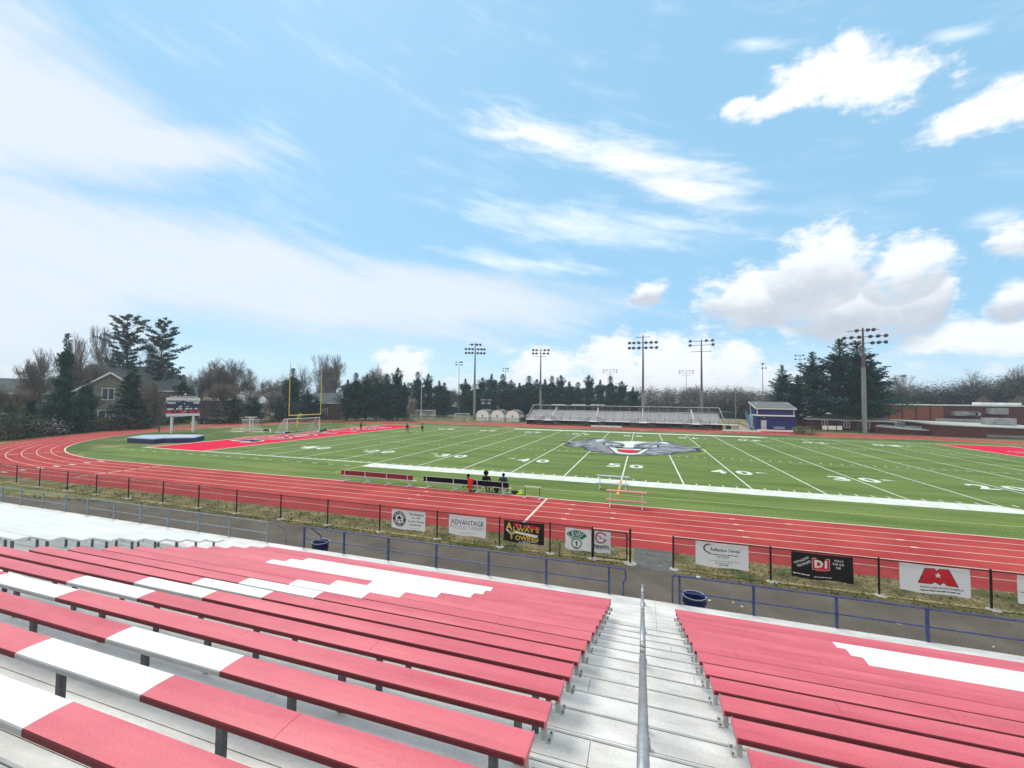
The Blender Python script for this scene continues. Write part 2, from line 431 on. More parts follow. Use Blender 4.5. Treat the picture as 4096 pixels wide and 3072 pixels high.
# football markings, 4 mm above the turf
b = MB(); Z = 0.008; ZB = 0.0
def fl(x0, x1, y0, y1, mi=0, z=Z): b.poly([(x0, y0, z), (x1, y0, z), (x1, y1, z), (x0, y1, z)], mi)
hw = 0.06
for k in range(-9, 10):
    fl(k*5*YD-hw, k*5*YD+hw, 0.0, FWID)
for s in (-1, 1):
    fl(s*50*YD-0.10, s*50*YD+0.10, 0.0, FWID)
    fl(s*54.9-0.16, s*54.9+0.16, -0.3, FWID+0.2, z=Z+0.004)
fl(-54.9, -25*YD, -0.13, 0.13, z=Z+0.002); fl(24.4, 54.9, -0.13, 0.13, z=Z+0.002)
fl(-54.9, -25*YD, FWID-0.1, FWID+0.12, z=Z+0.002); fl(22.86, 54.9, FWID-0.1, FWID+0.12, z=Z+0.002)
b.poly([(-25*YD, -1.98, Z+0.002), (24.6, -1.98, Z+0.002), (22.8, 0.02, Z+0.002), (-25*YD, 0.02, Z+0.002)])
b.poly([(-24.2, FWID-0.02, Z+0.002), (23.0, FWID-0.02, Z+0.002), (21.6, FWID+1.85, Z+0.002), (-24.2, FWID+1.85, Z+0.002)])
for k in range(-49, 50):
    if k % 5 == 0: continue
    x = k*YD
    fl(x-0.05, x+0.05, 0.13, 0.66); fl(x-0.05, x+0.05, FWID-0.66, FWID-0.13)
    for y in (16.76, 33.7-1.0+1.2): fl(x-0.05, x+0.05, y-0.30, y+0.30)
for k in range(-49, 50):
    if k % 5: continue
    x = k*YD
    for y in (16.76, 33.9): fl(x-0.3, x+0.3, y-0.05, y+0.05)
for k in range(34):
    x = -55.8+k*1.83
    if x < -23.5: fl(x, x+0.62, -2.06, -1.94)
fl(50*YD-3.4, 50*YD-2.5, FWID/2-.05, FWID/2+.05); fl(-50*YD+2.5, -50*YD+3.4, FWID/2-.05, FWID/2+.05)
struct('field_lines', b, M_line)
b = MB()
for k in range(1, 10):
    yd = k*10 if k <= 5 else 100-k*10
    x = (k*10-50)*YD
    for side in (0, 1):
        s = 1 if side == 0 else -1
        yc = 7.45 if side == 0 else FWID-6.35
        for j, ch in ((0, str(yd)[0]), (1, '0')):
            xc = x + s*(-1.03 if j == 0 else 1.03)
            put_text(b, ch, lambda p, q, xc=xc, yc=yc, s=s: (xc+s*p, yc+s*q, 0.0085), 1.28, 2.1, bold=0.03)
        if yd != 50:
            d = -1 if x < 0 else 1
            ys = yc + s*0.55
            xt = x + d*2.1
            b.poly([(xt, ys-0.28, 0.0085), (xt+d*1.0, ys, 0.0085), (xt, ys+0.28, 0.0085)][::d])
struct('yard_numbers', b, M_line)
b = MB()
fl2 = lambda x0, x1, y0, y1, mi=0, z=0.007: b.poly([(x0, y0, z), (x1, y0, z), (x1, y1, z), (x0, y1, z)], mi)
fl2(-58, 58, -5.33, -5.24); fl2(-57, -22.8, -5.28, -5.22)
b.poly([(-23.0, -5.3, 0.007), (-22.85, -5.3, 0.007), (-22.8, -0.1, 0.007), (-22.95, -0.1, 0.007)])
n = 72
for k in range(n):
    a0, a1 = 2*math.pi*k/n, 2*math.pi*(k+1)/n
    for (cx0, cy0, r) in ((0, 24.9, 9.3),):
        b.poly([(cx0+r*math.cos(a0), cy0+r*math.sin(a0), 0.0125), (cx0+(r+.11)*math.cos(a0), cy0+(r+.11)*math.sin(a0), 0.0125),
                (cx0+(r+.11)*math.cos(a1), cy0+(r+.11)*math.sin(a1), 0.0125), (cx0+r*math.cos(a1), cy0+r*math.sin(a1), 0.0125)])
fl2(-38.5, -38.4, 4.5, 44.3, z=0.0065); fl2(38.4, 38.5, 4.5, 44.3, z=0.0065)
fl2(-54.0, -38.4, 4.5, 4.6, z=0.0065); fl2(38.5, 54.0, 4.5, 4.6, z=0.0065)
b.m = [0]*len(b.f)
b.poly([(-0.09, -5.3, 0.0135), (0.09, -5.3, 0.0135), (0.09, 0.0, 0.0135), (-0.09, 0.0, 0.0135)], 1)
for x in (-4.4, 4.5):
    b.poly([(x-0.12, -4.9, 0.009), (x+0.16, -4.9, 0.009), (x+0.2, -4.2, 0.009), (x-0.1, -4.1, 0.009)], 2)
M_scuff = mat('brown turf stain', (0.20, 0.15, 0.06), 0.9, scale=6, col2=(0.14, 0.19, 0.06))
struct('soccer_lines', b, [M_yel, M_org, M_scuff])

# end zones and their lettering
b = MB()
for s in (-1, 1):
    x0, x1 = sorted((s*(50*YD+0.1), s*54.75)); b.poly([(x0, 0.13, 0.008), (x1, 0.13, 0.008), (x1, FWID-0.1, 0.008), (x0, FWID-0.1, 0.008)])
struct('end_zones', b, M_red)
b = MB()
for s, word in ((-1, 'JUSTICE'), (1, 'WOLVES')):
    n = len(word)
    for i, ch in enumerate(word):
        t = 9.7+i*(30.0/(n-1))
        if s > 0: t = FWID-t
        fn = (lambda p, q, t=t: (-51.0-q, t+p, 0)) if s < 0 else (lambda p, q, t=t: (51.0+q, t-p, 0))
        w = 3.3 if ch != 'I' else 1.1
        def lift(fn, z): return lambda p, q: (fn(p, q)[0], fn(p, q)[1], z)
        put_text(b, ch, lift(fn, 0.0125), w+0.55, 4.7, 0, bold=0.075)
        put_text(b, ch, lift(fn, 0.0165), w, 4.2, 1, bold=0.02)
struct('end_zone_lettering', b, [M_line, M_navy])

# grey wolf emblem painted at midfield
outl = [(-9.4,28.1),(-7.6,29.3),(-6.5,30.3),(-6.3,31.4),(-5.8,33.5),(-5.0,34.5),(-4.0,33.9),(-3.0,31.9),(-1.6,31.6),(-0.1,32.9),(1.5,32.7),(2.9,32.5),(4.4,34.4),(5.1,34.1),(5.6,32.0),(6.0,30.6),(7.2,29.1),(8.2,27.9),(9.4,27.6),(8.1,26.2),(8.2,22.5),(7.5,22.6),(6.5,21.4),(5.4,20.9),(4.6,18.4),(3.6,17.3),(1.9,16.3),(0.3,15.5),(-1.3,15.9),(-3.0,17.0),(-3.9,17.7),(-4.9,18.9),(-5.8,21.5),(-6.7,21.4),(-7.4,21.7),(-8.6,22.6),(-8.0,24.4),(-8.1,25.9)]
M_fur = mat('grey wolf paint', (0.10, 0.11, 0.135), 0.9, scale=0.75, col2=(0.36, 0.37, 0.40), detail=5, stretch=(1.0, 0.6, 1))
M_dk = mat('dark outline paint', (0.03, 0.035, 0.05), 0.9)
M_wred = mat('red mouth paint', (0.62, 0.02, 0.03), 0.9)
b = MB()
def lay(pts, z, mi, grow=1.0, c=(0, 25)): b.poly([(c[0]+(x-c[0])*grow, c[1]+(y-c[1])*grow, z) for x, y in pts][::-1], mi)
lay(outl, 0.016, 1, 1.05); lay(outl, 0.020, 0)
# dark tufts along the cheeks
for (x, y, w, l) in ((-6.8, 22.6, .5, 2.2), (-7.6, 25.5, .35, 2.4), (-5.6, 27.5, .3, 2.6), (-4.6, 21.4, .4, 2.4), (6.6, 22.6, .5, 2.2), (7.2, 25.5, .35, 2.2), (5.6, 27.2, .3, 2.4), (4.6, 20.6, .4, 2.2), (-3.2, 19.4, .25, 1.6), (3.3, 19.2, .25, 1.6)):
    s = 1 if x > 0 else -1
    lay([(x, y), (x+s*l*.6, y+l*.35), (x+s*l, y+l*.2), (x+s*l*.5, y-w*.2)], 0.0225, 1)
lay([(-3.0,31.6),(-1.6,31.3),(-0.1,32.6),(1.5,32.5),(2.8,32.1),(1.5,30.4),(0.5,28.1),(0.5,24.7),(0.4,23.5),(-0.4,23.2),(-1.0,23.6),(-0.7,25.6),(-0.9,27.5),(-1.8,29.8)], 0.024, 2)
for s in (-1, 1):
    lay([(s*3.9,28.6),(s*2.2,28.8),(s*1.0,27.2),(s*0.8,25.2),(s*1.5,25.0),(s*3.7,25.4)][::s], 0.0225, 1)
    lay([(s*3.7,28.2),(s*2.3,28.4),(s*1.3,27.0),(s*1.1,25.7),(s*1.7,25.5),(s*3.4,25.8)][::s], 0.0245, 0)
    lay([(s*3.6,27.3),(s*2.9,27.3),(s*1.3,26.1),(s*2.4,25.8),(s*3.4,26.1)][::s], 0.0265, 2)
    lay([(s*2.9,27.0),(s*2.3,26.7),(s*2.4,26.1),(s*3.0,26.3)][::s], 0.0285, 1)
    lay([(s*5.4,31.6),(s*4.7,33.5),(s*3.9,32.4),(s*4.4,31.2),(s*4.9,30.5)][::s], 0.024, 2)
lay([(-2.9,23.3),(2.6,24.2),(2.4,23.2),(1.5,17.4),(0.1,16.4),(-1.5,16.9),(-2.1,19.5)], 0.0225, 1, 1.04, (0, 20))
lay([(-2.7,22.9),(-1.9,22.5),(-1.2,18.3),(-0.5,17.5),(0.1,17.3),(1.0,17.9),(1.7,22.0),(2.4,23.3),(1.4,17.2),(0.1,16.2),(-1.4,16.9)], 0.025, 2)
lay([(-1.8,21.7),(0.1,22.1),(1.5,22.4),(1.3,20.8),(0.2,21.1),(-1.1,20.9),(-1.7,20.5)], 0.027, 2)
lay([(-1.2,20.7),(-0.3,21.1),(1.0,20.8),(1.0,18.7),(0.1,17.8),(-0.6,18.2),(-1.2,18.9)], 0.0285, 3)
struct('wolf_emblem', b, [M_fur, M_dk, M_line, M_wred])

# walkway and verges on the near side
b = MB(); b.prism([(-60, -22.5), (-45, -19.9), (-35.7, -19.0), (-30.8, -17.9), (-24.7, -17.35), (40, -17.4), (40, -60), (-60, -60)], -0.015, 0.001); struct('walkway', b, M_asph)
b = MB(); b.prism([(1.28, -17.4), (2.66, -17.4), (2.80, -15.15), (1.24, -15.15)], -0.005, 0.006); struct('gate_path', b, M_asph2)
b = MB()
ring(b, RI+7.37, RI+9.2, 0.001)
M_v = M_strip
struct('verge_grass', b, M_strip)
b = MB(); random.seed(3)
for k in range(2600):     # worn, uneven edge and tufts along the verge
    x = random.uniform(-36, 24)
    y = -17.38+random.uniform(-0.14, 0.15)
    if 1.0 < x < 3.0: continue
    if x < -24: y -= (-24-x)*0.12
    if random.random() < 0.5: y = random.uniform(-17.3, -15.35)
    h = random.uniform(0.03, 0.11); a = random.uniform(0, 6.28); w = random.uniform(0.02, 0.06)
    b.poly([(x-w*math.cos(a), y-w*math.sin(a), 0), (x+w*math.cos(a), y+w*math.sin(a), 0), (x+random.uniform(-.04,.04), y+random.uniform(-.04,.04), h)], random.choice((0, 0, 1)))
tag(b.build('grass_tufts', [mat('dry tuft', (0.30, 0.24, 0.10), 0.95, var=.3), mat('green tuft', (0.09, 0.13, 0.03), 0.95, var=.3)]), 'short dry grass tufts along the fence verge', 'grass', kind='stuff')
b = MB()
for (x, y, r, h) in ((3.5, -17.5, .10, .02), (3.6, -19.3, .05, .03), (4.3, -19.2, .04, .03), (4.5, -19.4, .035, .03), (8.6, -19.0, .06, .02), (10.3, -19.6, .03, .03)):
    pts = [(x+r*random.uniform(.6,1.2)*math.cos(t), y+r*.6*random.uniform(.6,1.2)*math.sin(t)) for t in [i*1.047 for i in range(6)]]
    b.prism(pts, 0.001, h)
tag(b.build('paper_litter', mat('crumpled white paper', (.75,.75,.72), .8)), 'white scraps of paper litter lying on the asphalt walkway', 'litter', kind='stuff')

# ------------------------------------------------------------------ home bleachers
M_alu = grain(mat('weathered aluminium', (0.62, 0.59, 0.54), 0.6, scale=2.2, col2=(0.84, 0.81, 0.75), stretch=(0.5, 2, 2), metal=0.15), 30, 0.06)
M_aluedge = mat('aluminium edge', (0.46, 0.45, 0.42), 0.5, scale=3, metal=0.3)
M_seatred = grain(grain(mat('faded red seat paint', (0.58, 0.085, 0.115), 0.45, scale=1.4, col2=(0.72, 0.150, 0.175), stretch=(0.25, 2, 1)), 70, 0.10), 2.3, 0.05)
M_seatedge = mat('shaded red edge', (0.15, 0.008, 0.016), 0.6, scale=2)  # darker than the seat top: shade on the edge painted into its colour
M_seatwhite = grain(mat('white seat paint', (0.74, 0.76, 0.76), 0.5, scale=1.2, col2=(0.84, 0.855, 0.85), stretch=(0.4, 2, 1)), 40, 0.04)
M_whedge = mat('shaded white edge', (0.44, 0.44, 0.45), 0.6, scale=2)  # greyed white, the edge's shade is put into the colour
M_plain = grain(mat('bare aluminium seat', (0.62, 0.635, 0.62), 0.5, scale=1.3, col2=(0.74, 0.75, 0.735), stretch=(0.4, 2, 1), metal=0.1), 30, 0.05)
M_steel = mat('galvanised steel', (0.10, 0.105, 0.115), 0.6, scale=9, col2=(0.17, 0.175, 0.185), metal=0.5)
M_gap = mat('dark joint', (0.05, 0.05, 0.05), 0.9)
PIT, RISE = 0.624, 0.2067
Y0, Z0 = -22.905, 1.139
SW = 0.245
NROW = 19
stand = thing('bleachers', 'aluminium home bleachers with red and white plank seats in the foreground', 'bleachers', (0, -22, 0))
def S(mb, name, mats, **k):
    o = mb.build(name, mats, stand, **k)
    o.matrix_parent_inverse = Matrix.Translation((0, 22, 0)); return o
# foot boards: two planks and a riser per row
XL, XR = -42.0, 17.0
for k in range(NROW):
    b = MB(); z = Z0-0.43+RISE*k; y1 = Y0-PIT*k + 0.12; y0 = y1-PIT       # y1 front edge of the tread, y0 back
    xs = [XL+i*4.88 for i in range(int((XR-XL)/4.88)+1)]+[XR]
    off = (k*1.7) % 4.88
    xs = sorted([XL, XR]+[x+off for x in xs if XL < x+off < XR])
    if k == 0: y1 = -21.45
    npl = 2 if k else 5
    w = (y1-y0-0.006)/npl
    for i in range(len(xs)-1):
        for j in range(npl):
            ya = y0+0.006+w*j; yb = ya+w-0.009
            b.box(xs[i]+0.003, xs[i+1]-0.003, ya, yb, z-0.045, z, 0)
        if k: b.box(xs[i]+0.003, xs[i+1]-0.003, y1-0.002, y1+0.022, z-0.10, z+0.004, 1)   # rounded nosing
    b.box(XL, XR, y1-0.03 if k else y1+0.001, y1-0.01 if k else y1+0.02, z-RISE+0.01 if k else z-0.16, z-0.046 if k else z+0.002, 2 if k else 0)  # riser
    S(b, 'foot_board', [M_alu, M_aluedge, M_aluedge])
WH = {15: [(-3.66, -2.07)], 14: [(-8.6, -6.9), (-3.66, -2.05)], 13: [(-8.0, -6.4), (-3.62, -2.05)], 12: [(-7.45, -5.8)], 11: [(-6.87, -5.27)], 10: [(-6.41, -4.86)],
      9: [(-5.98, -4.38)], 8: [(-5.65, -3.9)], 7: [(-5.1, -3.38)], 6: [(-4.65, -2.98)], 5: [(-4.2, -2.5)], 4: [(-7.8, -2.0)], 3: [(-7.8, -1.96)], 2: [(-7.8, -2.0)],
      16: [(-3.66, -2.07)], 17: [(-3.66, -2.07)]}
WR = {2: [(5.19, 99)], 3: [(5.17, 99)], 4: [(5.17, 99)]}
def seat_profile():
    # (y, z) measured from the back top corner, slightly domed with rolled edges
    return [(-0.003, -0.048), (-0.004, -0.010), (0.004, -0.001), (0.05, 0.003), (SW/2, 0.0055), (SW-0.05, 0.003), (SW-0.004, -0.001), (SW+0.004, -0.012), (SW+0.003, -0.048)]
def plank(mb, x0, x1, y, z, mt, me_):
    pr = seat_profile(); i = len(mb.v); n = len(pr)
    for x in (x0, x1): mb.v += [(x, y+p[0], z+p[1]) for p in pr]
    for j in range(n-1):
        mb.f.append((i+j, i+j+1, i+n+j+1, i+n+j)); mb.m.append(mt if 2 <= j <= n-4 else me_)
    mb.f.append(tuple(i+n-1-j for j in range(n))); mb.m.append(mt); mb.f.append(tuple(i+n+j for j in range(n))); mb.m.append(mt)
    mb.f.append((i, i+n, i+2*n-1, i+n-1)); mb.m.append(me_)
FARBR = MB()
def seat_row(k, x0, x1, whites, style):
    mb = MB(); y = Y0-PIT*k; z = Z0+RISE*k
    cuts = [x0]
    L = 4.57; off = (k*1.31) % L
    x = x1-off-1.5
    joints = []
    while x > x0: joints.append(x); x -= L
    edges = sorted({x0, x1}|{max(x0, min(x1, e)) for w in whites for e in w})
    for i in range(len(edges)-1):
        a, c = edges[i], edges[i+1]; mid = (a+c)/2
        wh = any(w[0] <= mid <= w[1] for w in whites)
        sub = [a]+sorted(j for j in joints if a < j < c)+[c]
        for q in range(len(sub)-1):
            g0 = 0.002 if sub[q] in joints else 0; g1 = 0.002 if sub[q+1] in joints else 0
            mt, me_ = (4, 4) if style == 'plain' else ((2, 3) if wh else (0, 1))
            plank(mb, sub[q]+g0, sub[q+1]-g1, y, z, mt, me_)
    if style != 'plain':
        for e in (x0, x1): mb.box(min(e, e+(-0.012 if e == x0 else 0.012)), max(e, e+(-0.012 if e == x0 else 0.012)), y-0.005, y+SW+0.005, z-0.055, z+0.004, 0)
    S(mb, 'seat_plank', [M_seatred, M_seatedge, M_seatwhite, M_whedge, M_plain])
    # steel seat brackets standing on the tread behind
    own = style != 'plain' and k >= (9 if x0 < 0 else 10)
    mb = MB() if own else FARBR; zf = Z0-0.43+RISE*k
    n = max(1, int((x1-x0)/1.83)); st = 1.83; x = x1-0.24
    while x > x0+0.1:
        mb.box(x-0.032, x+0.032, y+0.025, y+0.065, zf-0.02, z-0.052, 0); mb.box(x-0.032, x+0.032, y+0.066, y+SW-0.02, z-0.085, z-0.052, 0)
        if own: S(mb, 'seat_bracket', M_steel); mb = MB()
        x -= st
    for e, s in ((x0, -1), (x1, 1)) if style != 'plain' else ():
        mb.box(min(e, e+s*0.045), max(e, e+s*0.045), y+0.06, y+0.20, zf+0.21, zf+0.222, 1); mb.box(min(e-s*.05, e-s*.01), max(e-s*.05, e-s*.01), y+0.09, y+0.17, zf+0.20, zf+0.29, 1)
        for yy in (0.085, 0.165): mb.tube((e+s*0.028, y+yy, zf+0.222), (e+s*0.028, y+yy, zf+0.236), 0.009, n=6, mi=0)
        if own: S(mb, 'end_bracket', [M_steel, M_aluedge]); mb = MB()
for k in range(NROW-1):
    seat_row(k, -10.74, 0.80, WH.get(k, []), 'red')
    seat_row(k, 2.37, 16.9, WR.get(k, []), 'red')
for k in range(0, 10): seat_row(k, -26.6, -12.75, [], 'plain')
for k in range(0, 6): seat_row(k, -41.5, -28.3, [], 'plain')
S(FARBR, 'seat_brackets', [M_steel, M_aluedge])['kind'] = 'stuff'
b = MB()
for x in [XL+0.2+1.83*i for i in range(33)]:
    b.bar((x, -22.6, 0.36), (x, -33.9, 0.36+11.3*RISE/PIT), 0.06, 0.12)
    b.box(x-0.04, x+0.04, -21.7, -21.62, 0.0, 0.60); b.box(x-0.04, x+0.04, -26.0, -25.92, 0.0, 1.4); b.box(x-0.04, x+0.04, -31.0, -30.92, 0.0, 3.05)
S(b, 'support_frame', M_steel)
# aisle handrail, four lengths of pipe with posts
M_pipe = mat('dull aluminium pipe', (0.34, 0.345, 0.35), 0.42, scale=12, col2=(0.46, 0.465, 0.47), metal=0.55)
def deckz(y): return Z0-0.43 + max(0, (Y0-y)*RISE/PIT)
def rail_piece(ya, yb, x=1.585, r=0.032, H=0.89):
    mb = MB(); za, zb = deckz(ya)+H, deckz(yb)+H
    if yb > Y0+0.3: zb = deckz(Y0)+H-(yb-Y0)*0.30
    pts = [(x, ya, za-0.62), (x, ya, za-0.07), (x, ya+0.02, za-0.02), (x, ya+0.07, za+0.0), (x, yb-0.07, zb+0.0), (x, yb-0.02, zb-0.02), (x, yb, zb-0.07), (x, yb, zb-0.5)]
    mb.path(pts, r, 12)
    for yy in (ya, yb):
        zz = deckz(yy); mb.tube((x, yy, zz-0.05), (x, yy, zz+0.4), r*1.05, n=12)
        mb.box(x+0.02, x+0.075, yy-0.08, yy+0.08, zz+0.001, zz+0.016, 1)
        mb.box(x-0.06, x-0.02, yy-0.08, yy+0.08, zz+0.001, zz+0.014, 1)
        for q in (-0.05, 0.05): mb.tube((x+0.052, yy+q, zz+0.016), (x+0.052, yy+q, zz+0.034), 0.011, n=6, mi=2)
    S(mb, 'aisle_handrail', [M_pipe, M_aluedge, M_steel], smooth=True)
for ya, yb in ((-32.55, -29.35), (-29.05, -26.55), (-26.25, -23.9), (-23.6, -21.75)): rail_piece(ya, yb)
# blue front rail of the walkway
M_bluep = mat('worn navy pipe paint', (0.020, 0.035, 0.150), 0.45, scale=7, col2=(0.075, 0.10, 0.23), lo=.4, hi=.75)
M_greyp = mat('faded grey blue pipe', (0.16, 0.21, 0.25), 0.5, scale=7, col2=(0.27, 0.31, 0.34))
YR = -21.415
def front_rail(posts, x0, x1, m, endstub=None, mat2=None):
    mb = MB()
    mb.tube((x0, YR, 1.47), (x1, YR, 1.47), 0.022, n=8); mb.tube((x0, YR, 1.05), (x1, YR, 1.05), 0.019, n=8)
    for x in posts:
        mb.box(x-0.028, x+0.028, YR-0.028, YR+0.028, 0.35, 1.45); mb.box(x-0.05, x+0.05, YR-0.03, YR+0.032, 0.42, 0.60)
    if endstub:
        for x, s in endstub:
            mb.path([(x, YR, 1.46), (x+s*.02, YR+.25, 1.40), (x+s*0.02, YR+0.85, 0.88), (x+s*0.02, YR+0.85, 0.02)], 0.02, 8)
    return S(mb, 'guard_rail', m)
front_rail([-10.38, -8.6, -6.76, -4.92, -3.07, -1.2, 0.66], -10.40, 0.66, M_bluep, [(-10.40, 1)])
b = MB(); b.path([(0.64, YR, 1.47), (1.08, YR, 1.465), (1.12, YR+.02, 1.40), (1.12, YR+.02, 1.15), (1.06, YR+.02, 1.1), (1.06, YR+.02, 0.40)], 0.022, 8); S(b, 'guard_rail', M_bluep)
b = MB(); b.path([(2.38, YR+.02, 0.40), (2.38, YR+.02, 1.42), (2.42, YR, 1.47), (2.56, YR, 1.47)], 0.022, 8); S(b, 'guard_rail', M_bluep)
front_rail([2.56, 4.37, 6.2, 8.0, 9.85, 11.7, 13.5, 15.3], 2.55, 16.9, M_bluep)
front_rail([-22.86, -21.0, -19.27, -17.54, -15.76, -14.08, -12.13], -22.86, -12.13, M_greyp, [(-12.13, 1), (-22.86, 1)])
front_rail([-40, -38.2, -36.4, -34.6, -32.8, -31.2, -29.68, -28.04, -26.26, -24.51], -41, -24.51, M_greyp, [(-24.51, 1)])

# ------------------------------------------------------------------ near fence, banners, bins
M_black = mat('black coated steel', (0.012, 0.011, 0.014), 0.45, scale=8)
M_mesh = netmat('black chain link', (0.02, 0.015, 0.03), 0.05, 0.0066)
def quad_uv(mb, p0, p1, z0, z1, mi=0):
    L = (Vector(p1)-Vector(p0)).length
    mb.poly([(p0[0], p0[1], z0), (p1[0], p1[1], z0), (p1[0], p1[1], z1), (p0[0], p0[1], z1)], mi, uv=[(0, z0), (L, z0), (L, z1), (0, z1)])
def chain_fence(name, label, pts, h=1.2, post=0.032, mats=(M_black, M_mesh), group=None, bases=True, cat='fence', top=0.021):
    root = thing(name, label, cat, (pts[0][0], pts[0][1], 0), group=group)
    o = Vector((pts[0][0], pts[0][1], 0)); q = [(p[0]-o.x, p[1]-o.y) for p in pts]
    for i, (x, y) in enumerate(q):
        mb = MB(); mb.tube((x, y, 0), (x, y, h+0.04), post, n=8); mb.ball((x, y, h+0.04), post*1.1, n=6); mb.build('post', mats[0], root)
        if bases:
            mb = MB(); mb.lathe([(0.0, 0.03), (0.14, 0.025), (0.19, 0.0)], 9, c=(x+0.03, y-0.03, 0)); mb.build('footing', M_conc, root)
    mb = MB()
    for i in range(len(q)-1): mb.tube((*q[i], h), (*q[i+1], h), top, n=6)
    mb.build('top_rail', mats[0], root)
    mb = MB()
    for i in range(len(q)-1): quad_uv(mb, (*q[i], 0), (*q[i+1], 0), 0.03, h)
    mb.build('mesh_panel', mats[1], root); return root
YF = -17.0
lp = [(-52.5, -16.2), (-49.4, -16.3), (-46.3, -16.4), (-43.2, -16.5)] + [(-40.2, -16.6), (-37.2, -16.75), (-34.1, -16.8), (-31.1, -16.85), (-28.1, -16.85), (-25.1, -16.85), (-22.15, -16.9), (-19.2, YF)]
chain_fence('chain_link_fence', 'black chain link fence along the left of the red track, before the gate opening', lp+[(x, YF) for x in (-16.17, -13.22, -10.22, -7.21, -4.24, -2.04, -0.32)], 1.2)
chain_fence('chain_link_fence', 'black chain link fence right of the gate opening, with banners on it', [(2.69, YF), (5.90, YF), (9.03, YF), (11.87, YF), (15.0, YF), (18.0, YF), (21.0, YF), (24, YF)], 1.16)
g = thing('fence_gate', 'black framed chain link gate half covering a red and white banner', 'gate', (1.13, YF, 0))
b = MB(); b.tube((0, 0, 0), (0, 0, 1.30), 0.042, n=10); b.ball((0, 0, 1.30), 0.045, n=8); b.build('gate_post', M_black, g)
b = MB()
for p0, p1 in (((-1.40, -.05, .12), (-1.40, -.05, 1.17)), ((-.12, -.05, .12), (-.12, -.05, 1.17)), ((-1.40, -.05, .12), (-.12, -.05, .12)), ((-1.40, -.05, 1.15), (-.12, -.05, 1.15))): b.tube(p0, p1, 0.026, n=8)
b.build('gate_frame', M_black, g)
b = MB(); quad_uv(b, (-1.40, -.05, 0), (-.12, -.05, 0), .12, 1.15); b.build('mesh_panel', netmat('gate wire', (0.02, 0.02, 0.03), 0.06, 0.0075), g)
b = MB(); b.box(-.12, 0, -.06, -.03, .35, .38); b.box(-.12, 0, -.06, -.03, .93, .96); b.build('hinge', M_black, g)
b = MB(); b.tube((-1.50, -.06, .95), (-1.36, -.06, .99), 0.014, n=6); b.build('latch', M_black, g)
b = MB(); b.lathe([(0, .03), (.2, .028), (.26, 0)], 10, c=(0, -.03, 0)); b.build('footing', M_conc, g)
w = thing('wooden_stake', 'short weathered stake standing in the verge left of the green and white banner', 'stake', (-1.62, -17.12, 0)); b = MB(); b.bar((0, 0, 0), (.01, .01, .5), .05, .05); b.build('stake', mat('weathered wood', (.16, .12, .08), .9, scale=9), w)
b = MB(); b.tube((.01, 0, .5), (.05, 0, .58), .01, n=5); b.build('wire_tie', M_black, w)

M_ban = mat('white vinyl', (0.84, 0.85, 0.83), 0.6, scale=2.5, col2=(0.92, 0.925, 0.91), bump=0.4, bscale=5)
nt_ = M_ban.node_tree; tl_ = nt_.nodes.new('ShaderNodeBsdfTranslucent'); tl_.inputs[0].default_value = (.95, .95, .93, 1); ms_ = nt_.nodes.new('ShaderNodeMixShader'); ms_.inputs[0].default_value = .62
nt_.links.new(nt_.nodes['Principled BSDF'].outputs[0], ms_.inputs[1]); nt_.links.new(tl_.outputs[0], ms_.inputs[2]); nt_.links.new(ms_.outputs[0], nt_.nodes['Material Output'].inputs[0])
M_ink = mat('black ink', (0.012, 0.012, 0.014), 0.5); M_gink = mat('grey ink', (0.36, 0.36, 0.36), 0.5); M_bvin = mat('black vinyl', (0.010, 0.010, 0.012), 0.4)
M_gold = mat('gold ink', (0.72, 0.50, 0.06), 0.5); M_rink = mat('red ink', (0.60, 0.015, 0.03), 0.5); M_teal = mat('green ink', (0.006, 0.15, 0.13), 0.5); M_wink = mat('white ink', (0.80, 0.80, 0.78), 0.5); M_bink = mat('blue ink', (0.03, 0.04, 0.25), 0.5)
M_nink = mat('navy ink', (0.012, 0.016, 0.045), 0.5)
def banner(x0, x1, z0, z1, label, base=M_ban, y=-17.045, sag=0.012):
    t = thing('banner', label, 'banner', ((x0+x1)/2, y, z0), group='banners tied to the near fence')
    W, H = x1-x0, z1-z0; mb = MB(); nx, nz = 14, 7; i0 = 0
    def P(x, z):      # x -W/2..W/2, z 0..H
        u = x/W+.5; v = z/H
        yy = 0.006*math.sin(u*17+v*3)+0.005*math.sin(u*7-v*6)
        zz = z - sag*math.sin(math.pi*u)*(0.4+v*.6) + (0.02*math.cos(u*9)*(1-v))
        return Vector((x, yy, zz))
    for j in range(nz+1):
        for i in range(nx+1): mb.v.append(tuple(P(-W/2+W*i/nx, H*j/nz)))
    for j in range(nz):
        for i in range(nx): a = j*(nx+1)+i; mb.f.append((a, a+1, a+nx+2, a+nx+1)); mb.m.append(0)
    n = len(mb.v)
    mb.build('sheet', base, t, smooth=True)
    def fn(dx, lift=0.006): return lambda p, q: P(p, q)+Vector((0, -lift-0.006, 0))
    for sx_ in (-1, 1):
        for zz in (0.03, H-0.03): mb = MB(); mb.tube(P(sx_*(W/2-.03), zz)+Vector((0, -.004, 0)), P(sx_*(W/2-.03), zz)+Vector((0, .045, 0)), .009, n=5); mb.build('tie', M_black, t)
    return t, W, H, P
def inkset(t, P, mats, fill, name='lettering'):
    mb = MB(); fill(mb, lambda p, q, l=0.008: P(p, q)+Vector((0, -l, 0)))
    mb.m = mb.m; mb.build(name, mats, t)
